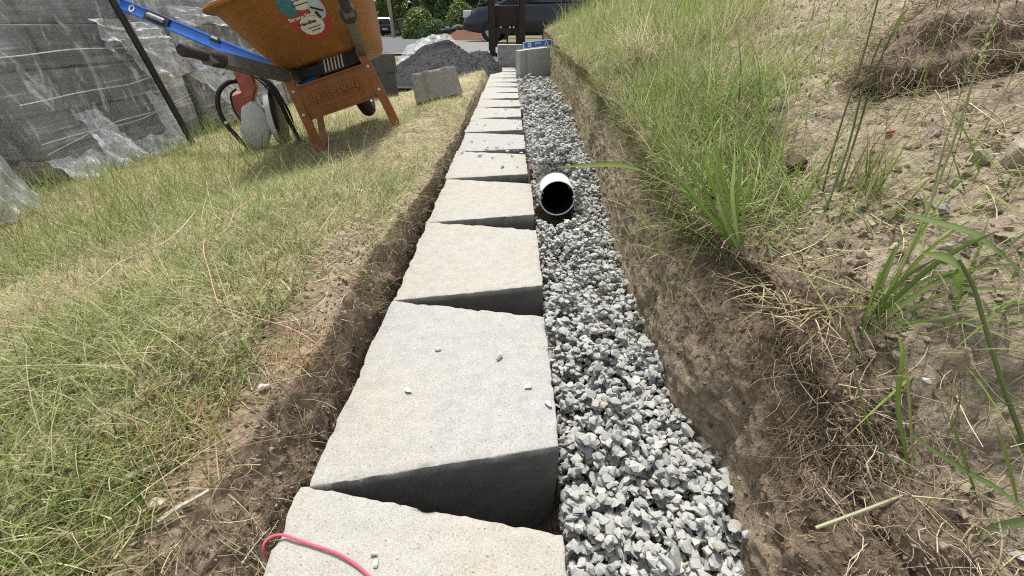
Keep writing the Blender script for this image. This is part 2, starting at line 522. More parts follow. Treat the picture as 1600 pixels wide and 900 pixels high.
def rot_lie(n, tilt):
    a = rng.uniform(0, 2 * np.pi, n); tx = rng.normal(0, tilt, n); ty = rng.normal(0, tilt, n); o = np.ones(n); z = np.zeros(n)
    Rz = np.stack([np.stack([np.cos(a), -np.sin(a), z], -1), np.stack([np.sin(a), np.cos(a), z], -1), np.stack([z, z, o], -1)], 1)
    Rx = np.stack([np.stack([o, z, z], -1), np.stack([z, np.cos(tx), -np.sin(tx)], -1), np.stack([z, np.sin(tx), np.cos(tx)], -1)], 1)
    Ry = np.stack([np.stack([np.cos(ty), z, np.sin(ty)], -1), np.stack([z, o, z], -1), np.stack([-np.sin(ty), z, np.cos(ty)], -1)], 1)
    return Ry @ Rx @ Rz

def stones(name, pos, size, cols, mat, variants=ROCKS, lie=None):
    n = len(pos); Rm = rot_rand(n) if lie is None else rot_lie(n, lie); vi = rng.integers(0, len(variants), n)
    Vs, Fs, Cs = [], [], []; off = 0
    for k, (v, f) in enumerate(variants):
        s = np.where(vi == k)[0]
        if not len(s): continue
        vv = np.einsum('nij,mj->nmi', Rm[s], v) * np.asarray(size)[s][:, None, None] + pos[s][:, None]
        Vs.append(vv.reshape(-1, 3)); Fs.append((f[None] + (np.arange(len(s)) * len(v))[:, None, None]).reshape(-1, 3) + off)
        Cs.append(np.repeat(cols[s], len(v), 0)); off += len(s) * len(v)
    return mesh_np(name, np.concatenate(Vs), [np.concatenate(Fs)], mat, None, False, np.concatenate(Cs))

def cols_mix(n, pal, var=.18):
    """palette [(weight, rgb)]"""
    w = np.array([p[0] for p in pal], float); w /= w.sum()
    c = np.array([p[1] for p in pal])[rng.choice(len(pal), n, p=w)]
    return np.clip(c * (1 + rng.normal(0, var, (n, 1))) * (1 + rng.normal(0, var * .08, (n, 3))), .01, .9)

# ------------------------------------------------------------------ the course of wall blocks
def rough_block(L, Wd, H, taper, seed, fine=.012, rf=.006, edge=.0042):
    """trapezoid block: local x 0..Wd (split face at x=0), y centred, z -H..0"""
    def lat(n, r): 
        e = [0, r * .4, r]; mid = np.linspace(r, 1 - r, max(2, n))[1:-1]
        return np.array(e + list(mid) + [1 - r, 1 - r * .4, 1])
    rr = .003
    u = lat(int(Wd / fine), rr / Wd); v = lat(int(L / fine), rr / L); w = lat(max(4, int(H / (fine * 1.6))), rr / H)
    V = {}; P = []; Q = []
    def vid(a, b, c):
        k = (a, b, c)
        if k not in V: V[k] = len(P); P.append((u[a], v[b], w[c]))
        return V[k]
    nu, nv, nw = len(u), len(v), len(w)
    for a in range(nu - 1):
        for b in range(nv - 1):
            Q.append((vid(a, b, nw - 1), vid(a + 1, b, nw - 1), vid(a + 1, b + 1, nw - 1), vid(a, b + 1, nw - 1)))
            Q.append((vid(a, b, 0), vid(a, b + 1, 0), vid(a + 1, b + 1, 0), vid(a + 1, b, 0)))
    for a in range(nu - 1):
        for c in range(nw - 1):
            Q.append((vid(a, 0, c), vid(a + 1, 0, c), vid(a + 1, 0, c + 1), vid(a, 0, c + 1)))
            Q.append((vid(a, nv - 1, c), vid(a, nv - 1, c + 1), vid(a + 1, nv - 1, c + 1), vid(a + 1, nv - 1, c)))
    for b in range(nv - 1):
        for c in range(nw - 1):
            Q.append((vid(0, b, c), vid(0, b, c + 1), vid(0, b + 1, c + 1), vid(0, b + 1, c)))
            Q.append((vid(nu - 1, b, c), vid(nu - 1, b + 1, c), vid(nu - 1, b + 1, c + 1), vid(nu - 1, b, c + 1)))
    P = np.array(P)
    h = np.array([Wd, L, H]) / 2
    p = (P - .5) * 2 * h
    inner = np.clip(p, -(h - rr), h - rr)
    dlt = p - inner; ln = np.linalg.norm(dlt, axis=1, keepdims=True)
    p = np.where(ln > 1e-9, inner + dlt / np.maximum(ln, 1e-9) * np.minimum(ln, rr), p)
    nrm = dlt / np.maximum(ln, 1e-9)
    # chipped arrises: pull edge vertices in where the noise is high
    near = (np.abs(np.abs(p) - h) < rr * 1.3).sum(1) >= 2
    s = p + seed * 3.7
    chip = (np.clip(fbm(s * 70, 3) + .05, 0, 1) * .55 + np.clip(fbm(s * 34 + 4, 3) - .2, 0, 1) * 1.5) * near
    p = p - nrm * (chip * edge * 1.6)[:, None] + nrm * ((.0016 + .0022 * (np.abs(nrm[:, 1]) > .9)) * fbm(s * 75, 3))[:, None]
    face = smooth(-h[0] + .02, -h[0], p[:, 0])
    p[:, 0] += face * rf * (fbm(s * 17, 4) * 1.4)
    p[:, 1] *= (L / 2 - taper * (p[:, 0] + h[0]) / Wd) / (L / 2)
    p[:, 0] += h[0]; p[:, 2] -= h[2]
    Q = np.array(Q)
    c = p[Q].mean(1) - np.array([h[0], 0, -h[2]])
    nn = np.cross(p[Q[:, 2]] - p[Q[:, 0]], p[Q[:, 3]] - p[Q[:, 1]])
    fl = (nn * c).sum(1) < 0
    Q[fl] = Q[fl][:, ::-1]
    return p, Q

wall = empty('retaining_wall', (-.243, .288, -.2), 0, 'first course of pale concrete blocks laid end to end along the trench floor', 'wall')
PITCH_B = .3975
for i in range(19):
    yc = .288 + PITCH_B * (i - .5)
    far = yc > 2.2
    p, q = rough_block(.4005, .309, .2, .0575, i + 1, .03 if far else (.007 if yc < 1.2 else .014))
    # tops keep the full base colour, ends and sides below the arris are darker
    top_mask = smooth(-.008, -.0015, p[:, 2] + .003 * fbm(p * 60 + i, 3))[:, None]
    tone = np.array([.40, .40, .41]) * (1 - top_mask) + top_mask
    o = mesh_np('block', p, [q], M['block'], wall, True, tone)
    drift = -.004 * max(0, yc - 1.5)
    o.location = (rng.normal(0, .0025) + drift - (.010 if i == 0 else 0), yc - .288, .2 + rng.normal(0, .0012))
    o.rotation_euler = (rng.normal(0, .002), rng.normal(0, .003), rng.normal(0, .002))
    try: o.data.set_sharp_from_angle(angle=R(60))
    except Exception: pass

# ------------------------------------------------------------------ gravel: stones dropped one by one onto a height map
def drop_gravel(name, label, x0, x1, y0, y1, n, smin, smax, floor, inside, pal, cell=.004):
    nx, ny = int((x1 - x0) / cell) + 2, int((y1 - y0) / cell) + 2
    gx = x0 + np.arange(nx) * cell; gy = y0 + np.arange(ny) * cell
    H = floor(*np.meshgrid(gx, gy, indexing='ij'))
    pos, siz = [], []
    for _ in range(n):
        x = rng.uniform(x0, x1); y = y0 + (y1 - y0) * rng.random()
        if not inside(x, y): continue
        r = rng.uniform(smin, smax) * (1.0 if rng.random() > .12 else 1.35)
        i, j = int((x - x0) / cell), int((y - y0) / cell); k = max(1, int(r * .75 / cell))
        a, b, c, d = max(0, i - k), min(nx, i + k + 1), max(0, j - k), min(ny, j + k + 1)
        w = H[a:b, c:d]
        base = w.mean() * .55 + w.max() * .45
        z = base + r * .34
        dx = gx[a:b, None] - x; dy = gy[None, c:d] - y
        dome = z + np.sqrt(np.clip(r * r - dx * dx - dy * dy, 0, None)) * .52 - r * .10
        H[a:b, c:d] = np.where(dx * dx + dy * dy < r * r, np.maximum(w, dome), w)
        pos.append((x, y, z)); siz.append(r)
    pos, siz = np.array(pos), np.array(siz)
    o = stones(name, pos, siz, cols_mix(len(pos), pal, .10), M['stone'], ROCKS, .30)
    return tag(o, label, kind='stuff')

GPAL = [(6, (.365, .368, .34)), (4, (.34, .342, .318)), (1, (.30, .302, .285)), (1.5, (.395, .395, .368)), (.2, (.36, .32, .25))]
def gz_at(x, y):
    return np.interp(y, [a for a, _ in GRAVEL_Z], [b for _, b in GRAVEL_Z])
def in_strip(x, y):
    return .074 + .006 * math.sin(y * 17) < x < foot_r(y) + .012 and not (abs(x - .137) < .05 and 1.14 < y < 1.32)
def near_f(X, Y):
    f = gz_at(X, Y) - .045 + .012 * np.sin(X * 40)
    dx = np.abs(X - .137); inp = (dx < .054) & (Y > 1.19) & (Y < 1.99)
    top = .030 + np.sqrt(np.clip(.0545 ** 2 - dx ** 2, 0, None)) - np.tan(R(6)) * (Y - 1.19)
    f = np.where(inp, np.maximum(f, top), f)
    return f + .05 * np.exp(-(dx / .12) ** 2) * smooth(1.28, 1.5, Y) * (1 - smooth(1.6, 2.1, Y))
drop_gravel('gravel', 'pale grey crushed stone filling the trench right of the block course', .072, .34, .02, .75, 9500, .0050, .0108, near_f, in_strip, GPAL)
drop_gravel('gravel', 'pale grey crushed stone round the white pipe in the trench', .072, .40, .75, 2.6, 22000, .0052, .0108, near_f, in_strip, GPAL)
drop_gravel('gravel', 'pale grey crushed stone at the far end of the trench', .06, .52, 2.6, 7.3, 5600, .012, .022, near_f, lambda x, y: .076 - .02 * (y > 3) < x < foot_r(y) + .015, GPAL, .007)
drop_gravel('gravel', 'thin strip of grey crushed stone left of the block course', -.30, -.245, .3, 2.4, 900, .007, .013, lambda X, Y: -.10 + 0 * X, lambda x, y: lip_l(y) + .012 < x < -.247, GPAL)
drop_gravel('gravel', 'pale stone chips beside the far blocks on the lawn side', -.38, -.27, 4.0, 6.6, 420, .010, .016, lambda X, Y: -.035 + .03 * smooth(-.29, -.38, X), lambda x, y: x < -.275 - .004 * (y - 1.5) and x > -.36, GPAL, .007)

# ------------------------------------------------------------------ white drain pipe
def make_pipe():
    root = empty('drain_pipe', (.137, 1.19, .030), 0, 'white plastic drain pipe with dark open end lying in the gravel', 'pipe')
    root.rotation_euler = (R(-6), 0, R(-2))
    white = NT('white_pvc', .35, .5)
    white.color(white.ramp(white.noise(35, 5, .7), [(.35, (.62, .62, .59)), (.6, (.8, .8, .78))]))
    black = simple('black_pipe_inside', (.012, .012, .013), .5)
    T = Matrix.Rotation(-math.pi / 2, 4, 'X')
    r = .0545
    MB().lathe([(r - .0015, 0), (r, .0025), (r, .25), (r, .52), (r, .8)], 56, T).build('pipe_wall', white.m, root, True)
    MB().lathe([(r - .0015, .0), (r - .0028, -.0008), (r - .0044, .0), (r - .0047, .004)], 56, T).build('pipe_rim', white.m, root, True)
    b = MB().lathe([(r - .0047, .004), (r - .0052, .10), (r - .0052, .8)], 56, T)
    b.lathe([(r - .0052, .795), (.0001, .795)], 56, T)
    b.build('pipe_liner', black, root, True)
make_pipe()

# ------------------------------------------------------------------ grass, straw, roots, clods
GREEN = [(5, (.19, .245, .066)), (4, (.245, .295, .092)), (1, (.12, .18, .05)), (3.5, (.36, .38, .17)), (2.4, (.50, .47, .27)), (1.6, (.60, .55, .36))]
DRY = [(2, (.44, .37, .22)), (2, (.53, .46, .30)), (1, (.30, .24, .13)), (1, (.20, .20, .085))]
LUSH = [(4, (.16, .25, .042)), (3, (.22, .31, .065)), (2, (.10, .165, .036)), (2, (.32, .37, .13))]

def grass(name, label, dens, pal, ln, wd, lean, curl, flow=None, cap=None, seg=3, patch=None, mat=None):
    p, nn = scatter(dens, cap)
    n = len(p)
    L = rng.uniform(ln[0], ln[1], n) * (1 + .35 * fbm(p * 4 + 31, 2)); Wd = rng.uniform(wd[0], wd[1], n)
    az = rng.uniform(0, 2 * np.pi, n)
    if flow is not None:
        az = np.where(rng.random(n) < .28, flow + 1.6 * fbm(p * 1.7 + 3, 2) * 2 + rng.normal(0, .5, n), az)
    V, F, k = blades(p - np.array([0, 0, .004]), L, Wd, az, rng.uniform(lean[0], lean[1], n), rng.uniform(curl[0], curl[1], n), seg)
    c = cols_mix(n, pal, .2)
    if patch is not None:
        d = np.clip(patch(p) + rng.normal(0, .22, n), 0, 1) > .5
        c = np.where(d[:, None], cols_mix(n, DRY, .2), c)
    return tag(mesh_np(name, V, [F], mat or M['grass'], None, True, np.repeat(c, k, 0)), label, kind='stuff')

vis = lambda c: (c[:, 1] > .05) & (np.abs(c[:, 0]) < 1.35 * c[:, 1] + .75)
def lawn_d(c):
    x, y, z = c.T
    n = fbm(c * np.array([2.6, 2.6, 0]) + 11, 3); n2 = fbm(c * np.array([14, 14, 0]) + 5, 2)
    bare = np.where(y < .75, smooth(-.395, -.345, x + .035 * n), smooth(-.31, -.275, x + .02 * n))
    straw_pile = np.exp(-(((x + .47) / .2) ** 2 + ((y - 2.1) / .45) ** 2))
    pale = np.exp(-(((x + .345) / .04) ** 2 + ((y - .79) / .09) ** 2))
    d = 36000 / (1 + (np.clip(y, .3, 9) / 1.3) ** 1.5)
    return d * np.clip(1 + .8 * n + .5 * n2, .25, 2) * (1 - bare) * (1 + .9 * smooth(.75, .4, y)) * (1 - .85 * straw_pile) * (1 - np.clip(pale * 1.2, 0, 1)) * vis(c) * (x > -3.4) * (y < 7.4) * (x < -.27)
def lawn_patch(p):
    x, y, z = p.T
    n = fbm(p * np.array([2.2, 2.2, 0]) + 41, 3)
    return .20 + 1.35 * n + .5 * np.exp(-((x + .42) / .1) ** 2) + .25 * np.exp(-((y - .55) / .35) ** 2) - .1 * smooth(-1.0, -1.5, x) + .25 * smooth(2.6, 4, y) * smooth(-.9, -.5, x)
grass('grass', 'fine green and straw coloured lawn grass left of the trench', lawn_d, GREEN, (.025, .07), (.0011, .0028), (.2, 1.35), (.2, 1.3), R(-20), 190000, 3, lawn_patch)
def tall_d(c):
    x, y, z = c.T
    return lawn_d(c) * .03
grass('grass', 'longer flopped grass stems over the left lawn', tall_d, GREEN + DRY, (.09, .19), (.0012, .0022), (.5, 1.3), (.2, .9), R(-30), 9000, 5)
# wispy seed grass by the pallets
grass('grass', 'taller green grass growing against the wrapped block pallets', lambda c: 900 * (c[:, 0] < -1.1) * (c[:, 0] > -2.3) * (c[:, 1] < 3.4) * (c[:, 1] > .9) * vis(c), GREEN[:4], (.10, .22), (.0018, .0034), (.1, .7), (.2, .9), R(10), 3500, 4)

def straw(name, label, dens, ln, r, cap, pal=DRY, lift=.012, bend=.5, mat=None):
    p, nn = scatter(dens, cap); n = len(p); m = 5
    L = rng.uniform(*ln, n); az = rng.uniform(0, 2 * np.pi, n); k = rng.normal(0, bend, n)
    t1 = np.cross(nn, np.stack([np.cos(az), np.sin(az), 0 * az + .2], -1)); t1 /= np.linalg.norm(t1, axis=1, keepdims=True) + 1e-9
    t2 = np.cross(nn, t1)
    t = np.linspace(-.5, .5, m)
    lf = rng.uniform(.1, 1, n) * lift; tilt = rng.normal(0, .22, n)
    P = p[:, None] + t1[:, None] * (t[None, :, None] * L[:, None, None]) + t2[:, None] * ((t ** 2)[None, :, None] * (L * k)[:, None, None]) \
        + nn[:, None] * (lf[:, None] + np.abs(t)[None] * 0 + (t[None] * L[:, None] * tilt[:, None]))[..., None]
    V, F, q = strands(P, rng.uniform(*r, n))
    return tag(mesh_np(name, V, [F], mat or M['root'], None, True, np.repeat(cols_mix(n, pal, .2), q, 0)), label, kind='stuff')

def straw_d(c):
    x, y, z = c.T
    n = fbm(c * np.array([9, 9, 0]) + 2, 2)
    edge = np.exp(-(((x + .345) / .06) ** 2)) * (y < .9) * 2.6 + np.exp(-(((x + .5) / .22) ** 2 + ((y - 2.1) / .55) ** 2)) * 4.5 + np.exp(-((x + .40) / .13) ** 2) * (y > .9) * 1.7 + .35
    return 1100 * edge * np.clip(1 + n * 1.3, .1, 3) * (x < -.27) * (x > -2) * vis(c) * (y < 6.5) / (1 + (y / 2.2) ** 2)
straw('straw', 'dry cut grass and straw lying along the left trench edge', straw_d, (.02, .085), (.0005, .0011), 15000)
def straw_r(c):
    x, y, z = c.T
    n = fbm(c * np.array([6, 6, 0]) + 12, 2)
    return 4200 * np.clip(1 + n * 1.5, .05, 3) * smooth(-.005, .02, x - lip_r(y)) * (x < 2.4) * vis(c) * (y < 6) / (1 + (y / 1.6) ** 2)
straw('straw', 'dry straw and dead stems lying over the sandy bank', straw_r, (.02, .09), (.0004, .001), 26000, DRY + [(2, (.36, .30, .2))])

# roots hanging out of the cut bank
def roots(name, label, dens, ln, r, cap, pal, down=.6, wig=.5):
    p, nn = scatter(dens, cap); n = len(p); m = 9
    L = rng.uniform(*ln, n) * np.exp(rng.normal(0, .35, n))
    d = nn * .6 + rng.normal(0, .75, (n, 3)); d[:, 2] -= down; d /= np.linalg.norm(d, axis=1, keepdims=True)
    P = np.zeros((n, m, 3)); P[:, 0] = p - nn * .004; q = p.copy()
    for k in range(1, m):
        d = d + rng.normal(0, wig, (n, 3)) * .6; d[:, 2] -= .12 * down
        inn = (d * nn).sum(1, keepdims=True); off = ((q - p) * nn).sum(1, keepdims=True)
        d = d - nn * np.where(off > .012, np.maximum(inn, 0) + .25, np.where(off < .002, np.minimum(inn, 0) - .25, 0))
        d /= np.linalg.norm(d, axis=1, keepdims=True)
        q = q + d * (L / m)[:, None]; P[:, k] = q
    V, F, s = strands(P, rng.uniform(*r, n))
    return tag(mesh_np(name, V, [F], M['root'], None, True, np.repeat(cols_mix(n, pal, .22), s, 0)), label, kind='stuff')
RPAL = [(3, (.30, .225, .14)), (2, (.42, .33, .22)), (2, (.20, .145, .09)), (1, (.52, .44, .32))]
def root_d(c):
    x, y, z = c.T
    h = z - lip_rz(y)
    on = smooth(.0, .03, x - foot_r(y)) * (1 - smooth(.02, .08, x - lip_r(y)))
    n = fbm(c * 14 + 2, 2)
    return 42000 * on * np.clip(.55 + 1.5 * n, .1, 2) * smooth(-.15, -.03, h + .03 * n) * (y < 5) * vis(c) / (1 + (y / .8) ** 1.7)
roots('roots', 'fine pale roots hanging out of the cut right bank', root_d, (.012, .05), (.00022, .0006), 32000, RPAL)
def root_near(c):
    x, y, z = c.T
    return 6500 * np.exp(-(((x - .345) / .035) ** 2 + ((y - .33) / .13) ** 2)) * (x > foot_r(y) + .03)
roots('roots', 'tangle of long pale roots on the near right bank', root_near, (.04, .12), (.0003, .0009), 2600, RPAL + [(3, (.5, .42, .3))], .5, .55)
def root_left(c):
    x, y, z = c.T
    n = fbm(c * 14 + 2, 2)
    return 9000 * smooth(-.02, .01, x - lip_l(y)) * (x < -.245) * np.clip(.6 + n, .1, 2) * (y < 5) * (y > .1) / (1 + (y / 1.0) ** 1.7)
roots('roots', 'fine brown roots along the cut left edge of the trench', root_left, (.012, .05), (.0003, .0008), 6000, RPAL, .5)

CPAL = [(4, (.31, .255, .185)), (2, (.26, .21, .15)), (1, (.37, .33, .26)), (.6, (.19, .15, .105)), (.3, (.33, .32, .29))]
def clods(name, label, dens, s, cap, pal, exp=2.2):
    p, nn = scatter(dens, cap); n = len(p)
    sz = s[0] + (s[1] - s[0]) * rng.random(n) ** exp
    return tag(stones(name, p + nn * sz[:, None] * .15, sz, cols_mix(n, pal, .15), M['clod']), label, kind='stuff')
clods('soil_crumbs', 'crumbs and clods of dry sandy soil on the right bank', lambda c: 15000 * np.clip(.8 + 1.6 * fbm(c * 7 + 3, 2), .05, 3) * smooth(.0, .06, c[:, 0] - lip_r(c[:, 1])) * (c[:, 0] < 2.4) * vis(c) * (c[:, 1] < 5) / (1 + (c[:, 1] / .9) ** 2), (.0010, .009), 26000, CPAL, 5)
clods('soil_crumbs', 'dark soil crumbs on the cut trench faces', lambda c: 26000 * (smooth(.0, .02, c[:, 0] - foot_r(c[:, 1])) * (1 - smooth(.03, .08, c[:, 0] - lip_r(c[:, 1])))) * (c[:, 1] < 3) * vis(c) / (1 + (c[:, 1] / .7) ** 2), (.0008, .0050), 24000, [(3, (.20, .155, .105)), (1, (.14, .105, .07)), (2, (.27, .215, .15))], 3)
clods('soil_crumbs', 'soil crumbs and bark bits on the bare left strip', lambda c: 24000 * smooth(-.40, -.35, c[:, 0]) * (c[:, 0] < -.25) * (c[:, 1] < 2.5) * (c[:, 1] > .1) / (1 + (c[:, 1] / .8) ** 2), (.0008, .0048), 20000, [(4, (.21, .165, .112)), (1, (.15, .115, .08)), (2, (.36, .31, .235))], 3)

# right bank grass
def rb_d(c):
    x, y, z = c.T
    n = fbm(c * np.array([2.3, 2.3, 0]) + 77, 3); n2 = fbm(c * np.array([11, 11, 0]) + 7, 2)
    u = x - lip_r(y)
    um = np.maximum(.06, .13 + .45 * (y - .61)); zone = smooth(-.01, .03, u) * (1 - smooth(um * .6, um * 1.15, u + .08 * n2 * um)) * smooth(.47, .62, y)
    return 19000 * zone * np.clip(.82 + 1.7 * n + 1.3 * n2, .05, 2.6) * vis(c) * (y < 7.5) / (1 + (y / 2.2) ** 1.5)
grass('grass', 'green meadow grass on the right bank above the cut', rb_d, GREEN + LUSH, (.035, .15), (.0011, .0034), (.1, 1.25), (.1, 1.2), R(200), 70000, 4, lambda p: .16 + .8 * fbm(p * np.array([3, 3, 0]) + 19, 2))
def edge_d(c):
    x, y, z = c.T
    n = fbm(c * np.array([8, 8, 0]) + 7, 2)
    return 6500 * np.exp(-((x - lip_r(y) - .03) / .035) ** 2) * (y > .4) * np.clip(.5 + 1.6 * n, 0, 2) * (y < 7) / (1 + (y / 2) ** 1.5)
grass('grass', 'dry tufted grass drooping over the lip of the right bank', edge_d, DRY + GREEN[:3] + LUSH, (.03, .11), (.001, .0026), (.4, 1.5), (.3, 1.3), R(180), 9000, 4)
def sparse_d(c):
    x, y, z = c.T
    n = fbm(c * np.array([4, 4, 0]) + 63, 2)
    return 2600 * smooth(.03, .09, x - lip_r(y)) * np.clip(n * 4 - .55, 0, 2.2) / (1 + (y / 2) ** 1.5) * (x < 2.5) * (y < 6) * vis(c)
grass('grass', 'sparse thin grass on the dry upper bank', sparse_d, GREEN + LUSH + LUSH + DRY[:1], (.03, .13), (.0012, .0032), (.1, 1.2), (.2, 1.0), None, 9000, 4)
grass('grass', 'tall grass along the far top of the right bank', lambda c: 420 * smooth(.1, .3, c[:, 0] - lip_r(c[:, 1])) * (c[:, 0] < 3.5) * (c[:, 1] > 1.8) * (c[:, 1] < 8) * vis(c) * np.clip(.8 + fbm(c * 2 + 4, 2), .1, 2), GREEN + LUSH + DRY[:1], (.14, .34), (.0024, .0045), (.05, .5), (.2, .9), R(200), 9000, 4)

# ------------------------------------------------------------------ wheelbarrow
ORANGE = NT('orange_poly', .55, .35)
_c = ORANGE.ramp(ORANGE.noise(6, 5, .65), [(.3, (.255, .098, .020)), (.55, (.30, .118, .026)), (.75, (.35, .155, .048))])
_d = ORANGE.ramp(ORANGE.noise(40, 6, .75), [(.45, 0.0), (.75, .5)])
ORANGE.color(ORANGE.mix(_d, _c, (.36, .23, .12)))
ORANGE.bump(ORANGE.noise(160, 3), .15, .002)
ORANGE_M = simple('orange_steel', (.265, .095, .020), .45, .45, 0, .18, 14, .1)
BAR_M = simple('grey_steel_bar', (.105, .10, .095), .5, .5, 0, .2, 20)
GRIP_M = simple('rubber_grip', (.045, .042, .038), .85, .25, 0, .3, 90, .4, .002)
BLACK_M = simple('black_plastic', (.018, .018, .019), .5, .4)
RUBBER_M = simple('rubber', (.028, .027, .027), .85, .2, 0, .3, 40)
BOLT_M = simple('bolt_steel', (.55, .54, .52), .35, .6, .7, .1)
RIM_M = simple('grey_painted_rim', (.42, .42, .41), .45, .5, .2, .15)
WHITE_M = simple('white_print', (.72, .71, .68), .6, .3, 0, .06)
RED_M = simple('red_print', (.42, .07, .07), .5, .4, 0, .1)
TEAL_M = simple('teal_print', (.06, .22, .26), .5, .4, 0, .25, 60)
PALEBLUE_M = simple('pale_blue_print', (.45, .60, .66), .5, .4, 0, .08)
INK_M = simple('dark_print', (.03, .025, .025), .6, .3)

def text(name, body, size, mat, parent, M4, ext=.0006, spacing=1.0, bold=0.0):
    cu = bpy.data.curves.new(name, 'FONT'); cu.body = body; cu.size = size; cu.align_x = 'CENTER'; cu.align_y = 'CENTER'
    cu.extrude = ext; cu.space_character = spacing; cu.offset = bold; cu.resolution_u = 3
    o = bpy.data.objects.new(name, cu); COL.objects.link(o)
    dg = bpy.context.evaluated_depsgraph_get()
    me = bpy.data.meshes.new_from_object(o.evaluated_get(dg))
    bpy.data.objects.remove(o)
    me.transform(M4)
    me.materials.clear()
    return link(name, me, mat, parent)

def tray_ring(t, n=72, inset=0.0):
    """t 0 bottom .. 1 rim; superellipse sections"""
    z = .425 + (.70 - .425) * t
    hx = .265 + (.345 - .265) * t ** .9 - inset
    y0 = .0 - .29 * t ** .95 + inset; y1 = .50 + .34 * t ** .85 - inset
    cy, hy = (y0 + y1) / 2, (y1 - y0) / 2
    e = 2 / 5.0
    out = []
    for k in range(n):
        a = 2 * math.pi * k / n
        cx_, sy_ = math.cos(a), math.sin(a)
        x = hx * math.copysign(abs(cx_) ** e, cx_); y = hy * math.copysign(abs(sy_) ** e, sy_)
        yy = cy + y
        xx = x * (1 - .06 * smooth(.1, .8, yy)) + .022
        out.append(Vector((xx, yy, z - .10 * smooth(.0, .55, yy) * (1 - t) + .0 * t)))
    return out

def tray_point(t, x):
    """point on the rear wall of the tray"""
    hx = .265 + (.345 - .265) * t ** .9
    y0 = -.29 * t ** .95; y1 = .50 + .34 * t ** .85
    cy, hy = (y0 + y1) / 2, (y1 - y0) / 2
    u = min(.999, abs(x) / hx)
    y = cy - hy * (1 - u ** 5) ** (1 / 5)
    return Vector((x + .022, y, .425 + .275 * t))

